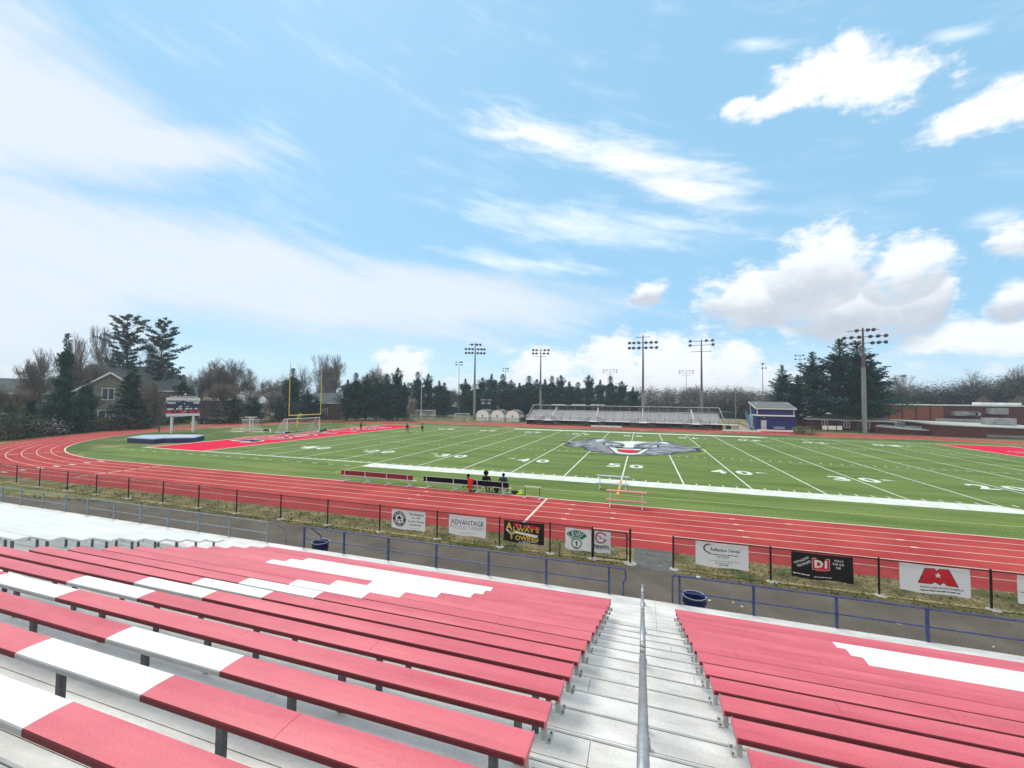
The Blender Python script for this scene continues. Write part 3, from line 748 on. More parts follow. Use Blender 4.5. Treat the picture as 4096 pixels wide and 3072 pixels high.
def disc(mb, F, cx, cz, r, mi, l, n=28, r0=None):
    if r0 is None: mb.poly([F(cx+r*math.cos(2*math.pi*k/n), cz+r*math.sin(2*math.pi*k/n), l) for k in range(n)], mi)
    else:
        for k in range(n):
            a, c = 2*math.pi*k/n, 2*math.pi*(k+1)/n
            mb.poly([F(cx+r0*math.cos(a), cz+r0*math.sin(a), l), F(cx+r*math.cos(a), cz+r*math.sin(a), l), F(cx+r*math.cos(c), cz+r*math.sin(c), l), F(cx+r0*math.cos(c), cz+r0*math.sin(c), l)], mi)
def T_(mb, F, s, cx, cz, w, h, mi=0, bold=.02, shear=0, rot=0.0, l=0.010):
    ca, sa = math.cos(rot), math.sin(rot)
    return put_text(mb, s, lambda p, q: F(cx+p*ca-q*sa, cz+p*sa+q*ca, l), w, h, mi, bold, shear)
def greek(mb, F, cx, cz, w, h, mi=0, l=0.010):
    x = cx-w/2; k = 0
    while x < cx+w/2-.02:
        ww = min((.09, .05, .12, .07)[k % 4]*(1 if h < .05 else 1.3), cx+w/2-x); mb.poly([F(x, cz-h/3, l), F(x+ww, cz-h/3, l), F(x+ww, cz+h/3, l), F(x, cz+h/3, l)], mi); x += ww+.022; k += 1
def star(mb, F, cx, cz, r, mi, l=0.011): mb.poly([F(cx+(r if k % 2 == 0 else r*.42)*math.sin(math.pi*k/5), cz+(r if k % 2 == 0 else r*.42)*math.cos(math.pi*k/5), l) for k in range(10)][::-1], mi)

t, W, H, P = banner(-9.54, -7.79, .26, 1.13, 'white banner with a round black house badge and an italic quotation in four lines')
def f(mb, F):
    cx, cz = -W/2+.41, H*.53
    disc(mb, F, cx, cz, .345, 0, .012, r0=.20); 
    arc_text(mb, 'TIM PIERSON', lambda p, q: F(p, q, .02), cx, cz, .272, R(172), R(8), .10, 1)
    arc_text(mb, 'HOME SALES TEAM', lambda p, q: F(p, q, .02), cx, cz, .272, R(198), R(342), .085, 1, inward=True)
    mb.poly([F(cx-.13, cz+.02), F(cx, cz+.15), F(cx+.13, cz+.02), F(cx+.10, cz+.02), F(cx+.10, cz-.13), F(cx-.10, cz-.13), F(cx-.10, cz+.02)][::-1], 0)
    mb.poly([F(cx-.035, cz-.13, .012), F(cx+.035, cz-.13, .012), F(cx+.035, cz-.02, .012), F(cx-.035, cz-.02, .012)], 1); mb.box
    for s in (-1, 1): mb.poly([F(cx+s*.07-.02, cz-.05, .012), F(cx+s*.07+.02, cz-.05, .012), F(cx+s*.07+.02, cz, .012), F(cx+s*.07-.02, cz, .012)], 1)
    for i, (s, w_) in enumerate((('\u201cThe Realtors', .78), ('you refer', .50), ('to your friends', .82), ('and family\u201d', .66))): T_(mb, F, s, .40, H*.83-i*.165, w_, .115, 0, .012, .32)
    greek(mb, F, .35, .09, .5, .028, 2)
inkset(t, P, [M_ink, M_wink, M_gink], f)
t, W, H, P = banner(-6.61, -4.85, .30, 1.17, 'white banner reading ADVANTAGE in black above grey PHYSICAL THERAPY')
inkset(t, P, [M_ink, M_gink], lambda mb, F: (T_(mb, F, 'ADVANTAGE', .0, .57, 1.55, .21, 0, .004), T_(mb, F, 'PHYSICAL THERAPY', .0, .35, 1.62, .15, 1, -.005), greek(mb, F, .02, .13, .7, .03, 1)))
t, W, H, P = banner(-4.03, -2.28, .29, 1.165, "black banner reading ALWAY'S TOWING in gold between red and white starred ribbons", M_bvin)
def f(mb, F):
    mb.poly([F(-.48, .80), F(.66, .74), F(.72, .62), F(-.38, .66)][::-1], 1)
    for i in range(6): star(mb, F, -.30+i*.17, .735-i*.012, .035, 2)
    T_(mb, F, 'A', -.64, .645, .30, .31, 0, .03); T_(mb, F, "LWAY'S", .10, .565, 1.12, .19, 0, .03)
    mb.poly([F(-.80, .50), F(.64, .38), F(.58, .32), F(.62, .27), F(-.72, .40)][::-1], 2)
    for i in range(11): star(mb, F, -.62+i*.115, .437-i*.0105, .022, 3)
    T_(mb, F, 'T', -.53, .25, .26, .25, 0, .03); T_(mb, F, 'OWING', .13, .215, 1.0, .19, 0, .03)
    mb.poly([F(-.36, .12), F(.66, .09), F(.62, .04), F(-.28, .07)][::-1], 4)
    T_(mb, F, '& RECOVERY', .18, .082, .80, .05, 2, .02, l=.013); greek(mb, F, .05, .022, .5, .025, 2)
inkset(t, P, [M_gold, M_rink, M_wink, M_ink, M_bink], f)
t, W, H, P = banner(-1.40, -0.36, .27, 1.13, 'white banner with a green fan reading LEVER over a round 1 gear')
def f(mb, F):
    cx, cz = -.06, .28; r0, r1 = .24, .52; a0, a1 = R(37), R(143); n = 18
    for k in range(n):
        a, c = a0+(a1-a0)*k/n, a0+(a1-a0)*(k+1)/n
        mb.poly([F(cx+r0*math.cos(a), cz+r0*math.sin(a)), F(cx+r1*math.cos(a), cz+r1*math.sin(a)), F(cx+r1*math.cos(c), cz+r1*math.sin(c)), F(cx+r0*math.cos(c), cz+r0*math.sin(c))][::-1][::-1], 0)
    arc_text(mb, 'LEVER', lambda p, q: F(p, q, .012), cx, cz, .385, a1-.05, a0+.05, .19, 1, bold=.0)
    disc(mb, F, cx, cz, .215, 0, .022); disc(mb, F, cx, cz, .155, 1, .030)
    for k in range(16):
        a = k*math.pi/8; disc(mb, F, cx+.16*math.cos(a), cz+.16*math.sin(a), .022, 1, .0295, 6)
    T_(mb, F, '1', cx, cz, .085, .19, 0, .04, l=.036)
    greek(mb, F, 0, .05, .4, .022, 2)
inkset(t, P, [M_teal, M_wink, M_gink], f)
t, W, H, P = banner(-0.30, 0.39, .27, 1.13, 'white banner behind the gate wire with a red ring and the word GRAGG', y=-17.03)
def f(mb, F):
    cx, cz = -.03, .60; n = 30
    for k in range(n):
        a, c = R(20)+R(320)*k/n, R(20)+R(320)*(k+1)/n
        mb.poly([F(cx+.175*math.cos(a), cz+.175*math.sin(a)), F(cx+.225*math.cos(a), cz+.225*math.sin(a)), F(cx+.225*math.cos(c), cz+.225*math.sin(c)), F(cx+.175*math.cos(c), cz+.175*math.sin(c))], 0)
    mb.poly([F(cx-.17, cz+.10), F(cx+.03, cz+.03), F(cx, cz-.0), F(cx+.21, cz-.06), F(cx+.21, cz-.09), F(cx-.06, cz-.02), F(cx-.03, cz+.02), F(cx-.17, cz+.07)][::-1], 0)
    T_(mb, F, 'GRAGG', .0, .255, .58, .12, 1, .05); greek(mb, F, .0, .165, .58, .035, 1)
inkset(t, P, [M_rink, M_ink], f)
t, W, H, P = banner(3.46, 5.20, .27, 1.15, 'white banner reading Reflection Dental beside a black crescent')
def f(mb, F):
    cx, cz = -.44, .66
    for (r, dr, ox) in ((.13, .02, 0), (.155, .012, .03)):
        n = 20
        for k in range(n):
            a, c = R(60)+R(240)*k/n, R(60)+R(240)*(k+1)/n
            wa = dr*math.sin((a-R(60))/R(240)*math.pi)+.002; wc = dr*math.sin((c-R(60))/R(240)*math.pi)+.002
            mb.poly([F(cx+ox+(r-wa)*1.15*math.cos(a), cz+(r-wa)*math.sin(a)), F(cx+ox+(r+wa)*1.15*math.cos(a), cz+(r+wa)*math.sin(a)), F(cx+ox+(r+wc)*1.15*math.cos(c), cz+(r+wc)*math.sin(c)), F(cx+ox+(r-wc)*1.15*math.cos(c), cz+(r-wc)*math.sin(c))], 0)
    T_(mb, F, 'Reflection Dental', .11, .645, .95, .12, 0, .012)
    for i, (w_, h) in enumerate(((.98, .045), (.42, .04), (.34, .03), (1.0, .035), (.60, .04), (.34, .045))): greek(mb, F, .06+(.02 if i > 2 else 0), .47-i*.068-(.02 if i > 2 else 0), w_, h, 0 if i < 2 or i == 5 else 1)
inkset(t, P, [M_ink, M_gink], f)
t, W, H, P = banner(6.52, 8.31, .27, 1.14, 'black banner with a red D1 box and white slogans', M_bvin)
def f(mb, F):
    mb.poly([F(-.27, .35), F(.22, .35), F(.22, .72), F(-.27, .72)], 1); mb.poly([F(-.28, .34, .007), F(.23, .34, .007), F(.23, .73, .007), F(-.28, .73, .007)], 0)
    T_(mb, F, 'D1', -.03, .54, .36, .26, 0, .05); mb.poly([F(-.17, .29), F(.12, .29), F(.12, .335), F(-.17, .335)], 1)
    T_(mb, F, 'THE PLACE FOR', -.60, .60, .52, .075, 0, .02, rot=R(30)); T_(mb, F, 'THE ATHLETE', -.53, .49, .46, .075, 0, .02, rot=R(30))
    T_(mb, F, 'YOU S', .48, .70, .27, .075, 0, .02); T_(mb, F, 'THE GO', .47, .58, .33, .075, 0, .02); T_(mb, F, 'NE', .48, .46, .13, .075, 0, .02)
    greek(mb, F, -.60, .13, .50, .05, 0); greek(mb, F, .02, .10, .50, .035, 0)
inkset(t, P, [M_wink, M_rink], f)
t, W, H, P = banner(9.56, 11.35, .27, 1.15, 'white banner with a large red arched M shape and a small star')
def f(mb, F):
    def em(g, mi, l):
        pts = [(-.40, .32), (-.22, .78), (.02, .80), (.06, .73), (.12, .80), (.36, .80), (.58, .30), (.30, .30), (.22, .38), (.14, .30), (.02, .38), (-.06, .32)]
        c = (.1, .55); mb.poly([F(c[0]+(x-c[0])*g, c[1]+(z-c[1])*g, l) for x, z in pts][::-1], mi)
    em(1.06, 1, .007); em(1.0, 0, .010); star(mb, F, .09, .60, .10, 2, .013)
    T_(mb, F, 'SPORTS AND ENTERTAINMENT', .17, .20, 1.1, .06, 1, .012, .2); greek(mb, F, .14, .10, 1.0, .05, 1)
inkset(t, P, [M_rink, M_ink, M_wink], f)
t, W, H, P = banner(12.46, 14.2, .27, 1.14, 'plain white banner cut off by the right edge of the picture')
inkset(t, P, [M_ink], lambda mb, F: mb.poly([F(-.82, .35), F(-.3, .35), F(-.3, .37), F(-.82, .37)], 0))

def bin_(x, y, label):
    t = thing('trash_can', label, 'trash can', (x, y, 0), group='blue trash cans behind the walkway rail')
    mb = MB(); mb.lathe([(0.0, .02), (.23, .02), (.25, .04), (.285, .70), (.30, .78), (.318, .79), (.318, .83), (.30, .835), (.285, .82), (.275, .70), (.24, .06), (0, .06)], 24)
    mb.build('body', mat('navy plastic', (0.012, 0.02, 0.09), 0.4, scale=4), t, smooth=True)
    mb = MB(); mb.lathe([(.305, .832), (.318, .845), (.30, .852), (.292, .84)], 24); mb.build('rim', mat('pale rim', (.35, .37, .42), .5), t, smooth=True)
    mb = MB()
    for s in (-1, 1): mb.bar((s*.29, -.06, .68), (s*.29, .06, .68), .03, .09)
    mb.build('handle', mat('navy plastic', (0,0,0)), t)
bin_(2.98, -21.02, 'blue trash can by the rail on the right of the aisle'); bin_(-10.0, -21.0, 'blue trash can at the left end of the middle rail')

# ------------------------------------------------------------------ team benches and bleacher benches
M_redp = mat('dark red plank', (0.20, 0.012, 0.02), 0.5, scale=5); M_blk = mat('black plank', (0.004, 0.004, 0.009), 0.8, scale=5, spec=.1)
M_alub = mat('bench aluminium', (0.60, 0.61, 0.60), 0.45, scale=6, col2=(.72, .73, .72), metal=.2)
M_pinkp = mat('faded pink plank', (0.66, 0.22, 0.22), 0.6, scale=6, col2=(.74, .30, .28)); M_bluew = mat('pale blue plank', (0.42, 0.50, 0.58), 0.5, scale=6, col2=(.55, .62, .68))
def team_bench(x0, x1, y, legs, m, label):
    t = thing('team_bench', label, 'bench', (x0, y, 0), rotz=0, group='long team benches at the track edge'); L = x1-x0
    mb = MB(); mb.box(0, L+.12, .12, .38, .385, .425); mb.build('seat', M_alub, t)
    mb = MB(); mb.box(0, L, 0.0, .035, .47, .81); mb.build('backrest', m, t)
    mb = MB(); mb.box(0, L, -.003, .038, .812, .825); mb.build('backrest_cap', M_alub, t)
    for lx in legs:
        mb = MB(); q = lx-x0
        mb.bar((q, .30, .0), (q, .30, .385), .04, .05); mb.bar((q, -.02, .36), (q, -.05, .79), .06, .02); mb.bar((q, -.03, .37), (q, .36, .37), .05, .03)
        mb.bar((q-.04, -.16, .02), (q+.04, .55, .02), .07, .035); mb.bar((q, -.0, .03), (q, .28, .36), .03, .03); mb.build('leg', M_alub, t)
    return t
team_bench(-20.0, -13.9, -8.0, (-19.65, -17.84, -16.0, -14.3), M_redp, 'long team bench with a dark red backrest')
team_bench(-13.05, -6.80, -7.95, (-12.8, -10.74, -9.0, -7.2), M_blk, 'long team bench with a black backrest and people on it')
def step_bench(x0, x1, y, m, label, low=True):
    t = thing('bench', label, 'bench', (x0, y, 0)); L = x1-x0
    mb = MB(); mb.box(0, L, -.14, .14, .90, .945); mb.build('upper_plank', m, t)
    mb = MB(); mb.box(0, L, -.42, -.16, .42, .465); mb.build('lower_plank', m, t)
    for q in (.22, L-.25):
        mb = MB(); mb.bar((q, 0, 0), (q, 0, .90), .05, .05); mb.bar((q, -.40, .0), (q, -.26, .42), .045, .045); mb.bar((q, -.50, .03), (q, .40, .03), .05, .05); mb.bar((q, -.30, .40), (q, .0, .40), .04, .04); mb.build('leg', M_alub, t)
    return t
step_bench(-0.47, 1.82, -8.35, M_pinkp, 'two level bench with faded pink planks at the track edge')
step_bench(-1.53, 0.72, -3.65, M_bluew, 'two level bench with pale blue planks on the turf')
def far_bench(x0, x1, y, label, m):
    t = thing('bench', label, 'bench', (x0, y, 0), group='long low benches along the far side of the field'); L = x1-x0
    mb = MB(); mb.box(0, L, -.02, .04, .44, .80); mb.build('backrest', mat('white painted plank', (.72, .73, .70), .5, scale=4), t)
    mb = MB(); mb.box(0, L, .0, .35, .38, .42); mb.build('seat', m, t)
    for q in [.3+i*(L-.6)/4 for i in range(5)]:
        mb = MB(); mb.bar((q, .15, 0), (q, .15, .38), .05, .05); mb.bar((q, .02, .38), (q, .02, .6), .05, .04); mb.bar((q-.02, -.1, .02), (q+.02, .4, .02), .06, .04); mb.build('leg', M_redp, t)
far_bench(-9.1, -2.65, 57.2, 'long white backed bench in front of the middle of the far bleachers', M_redp)
far_bench(16.8, 23.4, 57.0, 'long white backed bench in front of the ramp', M_redp)
far_bench(23.6, 29.9, 60.5, 'long white backed bench in front of the blue building', M_redp)

h = thing('hurdle', 'black and white track hurdle beside the bench on the turf edge', 'hurdle', (-5.1, -8.2, 0))
b = MB(); b.box(-.55, .55, -.02, .02, .70, .76); b.build('crossbar', M_wink, h)
for s in (-1, 1):
    b = MB(); b.bar((s*.48, 0, .0), (s*.48, 0, .71), .035, .035); b.build('upright', M_black, h)
    b = MB(); b.bar((s*.48, -.25, .025), (s*.48, .30, .025), .06, .04); b.build('foot', M_wink, h)
b = MB(); b.bar((-.48, .28, .04), (.48, .28, .04), .05, .05); b.build('base_bar', M_wink, h)
def lump(name, label, cat, loc, parts, rz=0, group=None):
    t = thing(name, label, cat, loc, rz, group)
    for nm, m, els in parts:
        mb = MB()
        for e in els:
            if e[0] == 'b': mb.ball(e[1], *e[2], n=10)
            else: mb.path(e[1], e[2], 6)
        mb.build(nm, m, t, smooth=True)
    return t
M_bag = mat('black nylon', (.008, .008, .012), .6); M_neon = mat('neon yellow fabric', (.62, .80, .04), .7); M_wf = mat('white fabric', (.75, .75, .74), .8)
lump('backpack', 'dark backpack with a neon patch under the black bench', 'backpack', (-7.95, -7.45, 0), [('body', M_bag, [('b', (0.15, 0, .27), (.2, .15, .28)), ('b', (.16, -.1, .18), (.15, .1, .16))]), ('pocket', M_neon, [('b', (-.12, -.04, .30), (.09, .07, .10))]), ('bottle', mat('clear bottle', (.3, .35, .33), .3), [('t', [(-.12, -.06, 0), (-.12, -.06, .2)], .04)])])
lump('duffel_bag', 'neon yellow straps and black duffel bag lying on the turf right of the bench', 'bag', (-6.35, -7.45, 0), [('body', M_bag, [('b', (-.15, .05, .12), (.28, .15, .13))]), ('strap', M_neon, [('b', (.24, 0, .09), (.13, .1, .08)), ('t', [(.0, 0, .1), (.15, .05, .22), (.3, 0, .25), (.4, 0, .1), (.25, -.1, .03), (.0, -.12, .05)], .035), ('t', [(.2, 0, .2), (.27, .05, .33)], .03)]), ('towel', M_wf, [('b', (-.52, -.08, .06), (.12, .09, .07))])])
lump('sports_bag', 'black and white sports bag at the foot of the left goal post', 'bag', (-55.3, 20.4, 0), [('body', M_bag, [('b', (0, .6, .18), (.25, .55, .18))]), ('panel', M_wf, [('b', (-.05, -.1, .22), (.2, .22, .15))]), ('strap', M_bag, [('t', [(0, -.5, .1), (0, -.2, .3), (0, .3, .3)], .05)])])
lump('sports_bag', 'long black sports bag lying in the end zone before the goal', 'bag', (-53.6, 26.8, 0), [('body', M_bag, [('b', (0, .1, .16), (.25, .8, .16)), ('b', (0, 1.0, .26), (.2, .3, .22))]), ('panel', M_wf, [('b', (.02, -.75, .12), (.2, .3, .12))])])
for nm, loc, lab in (('ball', (-37.65, 30.55), 'dark football by the feet of the player in a navy shirt'), ('ball', (-37.35, 32.3), 'white football by the feet of the player in a grey shirt')):
    t = thing(nm, lab, 'ball', (*loc, .11)); mb = MB(); mb.ball((0, 0, 0), .12, n=12); mb.build('shell', M_bag if 'dark' in lab else M_wf, t, smooth=True)
    mb = MB()
    for k in range(6):
        a = k*1.05; mb.ball((.09*math.cos(a), .09*math.sin(a), .05*(-1)**k), .04, n=6)
    mb.build('patch', M_gink, t, smooth=True)

# ------------------------------------------------------------------ end of the field: goals, scoreboard, mat
M_ypost = mat('yellow goalpost paint', (0.66, 0.58, 0.03), 0.4, scale=3); M_wpost = mat('white pipe', (0.74, 0.75, 0.73), 0.4, scale=4); M_pale = mat('pale upright', (.50, .52, .50), .5)
def goalpost(s, label):
    t = thing('goal_post', label, 'goal post', (s*56.9, 24.6, 0)); i = -s
    mb = MB(); mb.path([(0, 0, 0), (0, 0, 2.1), (i*.12, 0, 2.5), (i*.45, 0, 2.85), (i*1.0, 0, 3.0), (i*1.75, 0, 3.03)], .10, 10); mb.build('gooseneck', M_ypost, t, smooth=True)
    mb = MB(); mb.tube((i*1.78, -3.6, 3.05), (i*1.78, 3.6, 3.05), .085, n=10); mb.build('crossbar', M_ypost, t)
    for q in (-3.58, 3.58):
        mb = MB(); mb.tube((i*1.78, q, 3.05), (i*1.78, q, 9.4), .06, n=8); u = mb.build('upright', M_ypost, t)
        mb = MB(); mb.tube((i*1.78, q, 9.4), (i*1.78, q, 12.2), .045, n=8); e = mb.build('upright_tip', M_pale, u)
goalpost(-1, 'yellow football goal post standing behind the red end zone')
M_net = netmat('white goal net', (.70, .70, .66), .10, .010); M_netd = netmat('grey goal net', (.5, .5, .48), .12, .012)
def soccer_goal(name, label, loc, rz, W=7.32, H=2.44, D=2.0, dt=0.9, m=M_wpost, group=None, net=M_net):
    t = thing(name, label, 'soccer goal', loc, rz, group)   # opens to +y, width along x
    for s in (-1, 1):
        mb = MB(); mb.tube((s*W/2, 0, 0), (s*W/2, 0, H), .06, n=8); mb.build('post', m, t)
    mb = MB(); mb.tube((-W/2, 0, H), (W/2, 0, H), .06, n=8); mb.build('crossbar', m, t)
    mb = MB()
    for s in (-1, 1): mb.path([(s*W/2, 0, H), (s*W/2, -dt, H), (s*W/2, -D, 0.05), (s*W/2, 0, 0.05)], .035, 6)
    mb.tube((-W/2, -D, .05), (W/2, -D, .05), .05, n=6); mb.build('rear_frame', m, t)
    mb = MB()
    mb.poly([(-W/2, -dt, H), (W/2, -dt, H), (W/2, -D, .05), (-W/2, -D, .05)], uv=[(0, 0), (W, 0), (W, H), (0, H)])
    mb.poly([(-W/2, 0, H), (W/2, 0, H), (W/2, -dt, H), (-W/2, -dt, H)], uv=[(0, 0), (W, 0), (W, dt), (0, dt)])
    for s in (-1, 1): mb.poly([(s*W/2, 0, H), (s*W/2, -dt, H), (s*W/2, -D, .05), (s*W/2, 0, .05)], uv=[(0, H), (dt, H), (D, 0), (0, 0)])
    mb.build('net', net, t); return t
soccer_goal('soccer_goal', 'full size white soccer goal with a net under the yellow goal post', (-55.35, 24.6, 0), R(-90), D=2.6, dt=.7)
t = thing('folded_goal', 'white soccer goal seen end on, folded on its transport frame', 'soccer goal', (-62.6, 20.2, 0), R(15))
b = MB(); b.tube((0, -.1, .0), (0, -.1, 2.6), .09, n=8); b.tube((.25, .3, 0), (.25, .3, 2.6), .07, n=8); b.build('post', M_wpost, t)
b = MB(); b.tube((-1.0, 0, 2.62), (1.2, 0, 2.62), .06, n=6); b.tube((-1.5, 0, 2.2), (1.7, 0.2, 2.25), .04, n=6); b.tube((-1.5, 0, 2.2), (-1.3, .4, 2.0), .04, n=6); b.build('crossbar', M_wpost, t)
b = MB(); b.path([(-3.2, -.4, .08), (-3.0, 0, .55), (3.2, .6, .55), (3.5, .2, .08)], .07, 6); b.path([(-2.7, -.5, .12), (-.8, -.4, .12)], .07, 6); b.path([(.6, -.3, .12), (2.6, -.1, .12)], .07, 6); b.build('base_frame', M_wpost, t)
b = MB()
for (x0, x1) in ((-1.4, -2.0), (1.5, 1.9)):
    b.poly([(0, 0, 2.55), (x0, 0, 2.2), (x1, 0.2, .5), (0, 0, .5)], uv=[(0, 2.5), (1.4, 2.2), (2, .5), (0, .5)])
b.build('net', M_net, t)
b = MB(); b.box(2.4, 3.1, -.1, .3, .3, .62); b.build('counterweight', M_bag, t)

M_matt = mat('pale blue vinyl cover', (0.36, 0.44, 0.56), 0.5, scale=.8, col2=(.44, .52, .64)); M_mats = mat('navy vinyl side', (0.006, 0.014, 0.085), 0.45, scale=1.5)
t = thing('landing_mat', 'large flat navy landing mat with a pale cover on the grass before the scoreboard', 'landing mat', (0, 0, 0))
top = [(-61.7, 1.9), (-57.3, 2.5), (-57.5, 4.6), (-54.2, 6.6), (-58.5, 9.2), (-61.5, 8.2), (-64.6, 6.4)]
top = [(-62.6, 2.5), (-57.8, 2.6), (-57.9, 3.9), (-55.3, 5.9), (-57.6, 8.9), (-61.2, 8.0), (-64.6, 5.6)]
b = MB(); b.prism(top, 0.0, .60); b.build('cushion', M_mats, t)
b = MB(); n = len(top); c0 = (-60.0, 5.4)
g1 = [(c0[0]+(x-c0[0])*1.01, c0[1]+(y-c0[1])*1.01) for x, y in top]; g2 = [(c0[0]+(x-c0[0])*.97, c0[1]+(y-c0[1])*.97) for x, y in top]
b.prism(g1, .585, .64); i = len(b.v); b.prism(g2, .63, .69); b.build('cover', M_matt, t)

# scoreboard
Lp, Rp = Vector((-72.25, 13.85, 0)), Vector((-70.9, 16.75, 0))
t = thing('scoreboard', 'scoreboard on two white posts reading HOME OF THE WOLVES behind the end zone', 'scoreboard', tuple((Lp+Rp)/2), math.atan2((Rp-Lp).y, (Rp-Lp).x))
M_navyp = mat('navy panel', (.014, .016, .075), .5, scale=3); M_sred = mat('red panel', (.42, .012, .04), .5, scale=3, col2=(.55, .02, .05)); M_dig = mat('dark digit panel', (.012, .008, .02), .4); M_trim = mat('faded white panel', (.60, .60, .60), .6, scale=4, col2=(.72, .72, .72))
for s in (-1, 1):
    b = MB(); b.tube((s*1.42, .2, 0), (s*1.42, .2, 3.2), .19, n=12); b.build('post', M_trim, t)
b = MB(); b.box(-2.22, 2.22, .0, .30, 2.75, 5.85); b.build('cabinet', M_navyp, t)
def pan(x0, x1, z0, z1, m, nm='panel', y=-.02, th=.05):
    mb = MB(); mb.box(x0, x1, y, y+th, z0, z1); return mb.build(nm, m, t)
pan(-2.24, 2.24, 5.38, 5.86, M_trim, 'sponsor_panel'); pan(-2.24, -2.12, 5.1, 5.37, M_trim, 'sponsor_panel'); pan(2.12, 2.24, 5.1, 5.37, M_trim, 'sponsor_panel')
pan(-2.22, 2.22, 2.76, 3.20, M_trim, 'sponsor_panel'); pan(-2.18, 0.05, 2.62, 2.74, mat('blue grey strip', (.2, .3, .38), .5), 'speaker_strip')
pan(-2.2, 2.2, 3.21, 3.78, M_sred, 'score_panel')
pan(-2.0, -.25, 5.2, 5.30, M_gink, 'caption_strip', -.035); pan(.3, 2.1, 5.2, 5.32, M_trim, 'caption_strip', -.035)
for (x0, x1, z0, z1) in ((-2.1, -1.05, 4.83, 5.05), (1.35, 2.1, 4.85, 5.08), (-2.1, -1.3, 3.84, 4.05), (-.95, -.6, 3.86, 4.08), (-.5, -.17, 3.86, 4.08), (.2, .78, 3.88, 4.08), (.88, 1.2, 3.9, 4.1), (1.5, 1.95, 3.9, 4.1)):
    pan(x0, x1, z0, z1, M_trim, 'caption_plate', -.035)
for (x0, x1, z0, z1) in ((-1.55, -1.2, 3.3, 3.72), (-.9, -.55, 3.3, 3.72), (.45, .85, 3.3, 3.72), (1.55, 1.8, 3.3, 3.72), (-.6, -.3, 4.5, 4.95), (.3, .6, 4.5, 4.95)):
    pan(x0, x1, z0, z1, M_dig, 'digit_window', -.04)
b = MB(); b.poly([(-.7, -.05, 4.15), (-.15, -.05, 4.3), (-.3, -.05, 4.5), (-.55, -.05, 4.42)]); b.poly([(.3, -.05, 4.2), (.7, -.05, 4.42), (.66, -.05, 4.52), (.35, -.05, 4.32)]); b.poly([(.05, -.05, 3.55), (.45, -.05, 3.55), (.4, -.05, 3.4), (.36, -.05, 3.48), (.05, -.05, 3.48)]); b.poly([(-.12, -.05, 3.22), (-.04, -.05, 3.22), (-.04, -.05, 3.4), (-.12, -.05, 3.4)]); b.poly([(.08, -.05, 4.7), (.16, -.05, 4.7), (.16, -.05, 4.95), (.08, -.05, 4.95)]); b.build('marking', M_trim, t)
b = MB(); P3 = lambda p, q, l=0: (p, -.06-l, q)
disc(b, P3, .2, 5.5, .22, 0, 0); disc(b, P3, .2, 5.5, .17, 1, .01); T_(b, P3, 'A', .2, 5.48, .12, .18, 0, .02, l=.02); b.build('round_badge', [M_teal, M_wink], t)
b = MB(); n = 14; arch = [(-2.2, 5.88), (2.2, 5.88)] + [(2.2-4.4*k/n, 6.08+.42*math.sin(math.pi*k/n)) for k in range(n+1)]
b.poly([(x, .02, z) for x, z in arch]); b.poly([(x, .12, z) for x, z in arch][::-1])
for k in range(len(arch)): k2 = (k+1) % len(arch); b.poly([(arch[k][0], .02, arch[k][1]), (arch[k][0], .12, arch[k][1]), (arch[k2][0], .12, arch[k2][1]), (arch[k2][0], .02, arch[k2][1])])
b.build('arched_header', mat('dark header', (.03, .03, .05), .6), t)
b = MB(); b.ball((.2, -.02, 6.4), .17, .05, .16); b.build('crest', M_trim, t)
b = MB(); T_(b, P3, 'HOME OF THE WOLVES', .0, 6.02, 3.7, .24, 0, .05, l=-.045); b.build('lettering', mat('pink white letter', (.66, .55, .58), .6), t)

# ------------------------------------------------------------------ people
M_skd = mat('dark skin', (.045, .022, .014), .6, scale=8); M_sk = mat('brown skin', (.16, .080, .05), .6, scale=8); M_skl = mat('light skin', (.36, .20, .14), .6, scale=8)
M_hair = mat('black hair', (.006, .005, .005), .9, scale=20); M_navs = mat('navy jersey', (.008, .012, .045), .8, scale=6); M_blks = mat('black cloth', (.006, .006, .008), .85, scale=6)
M_redc = mat('bright red cloth', (.70, .02, .012), .8, scale=6); M_gryc = mat('grey cloth', (.17, .18, .17), .8, scale=6); M_tan = mat('tan cloth', (.62, .48, .26), .8, scale=6); M_redpnt = mat('dark red cloth', (.30, .02, .035), .8, scale=6)
def skin_obj(name, verts, edges, radii, m, parent, root=0, sub=1):
    me = bpy.data.meshes.new(name); me.from_pydata([tuple(v) for v in verts], edges, []); me.materials.append(m)
    o = bpy.data.objects.new(name, me); COL.objects.link(o); o.parent = parent
    md = o.modifiers.new('Skin', 'SKIN'); md.use_smooth_shade = True
    sv = me.skin_vertices[0].data
    for i, r in enumerate(radii): sv[i].radius = (r, r) if not isinstance(r, tuple) else r; sv[i].use_root = (i == root)
    if sub: s2 = o.modifiers.new('Subsurf', 'SUBSURF'); s2.levels = sub; s2.render_levels = sub
    return o
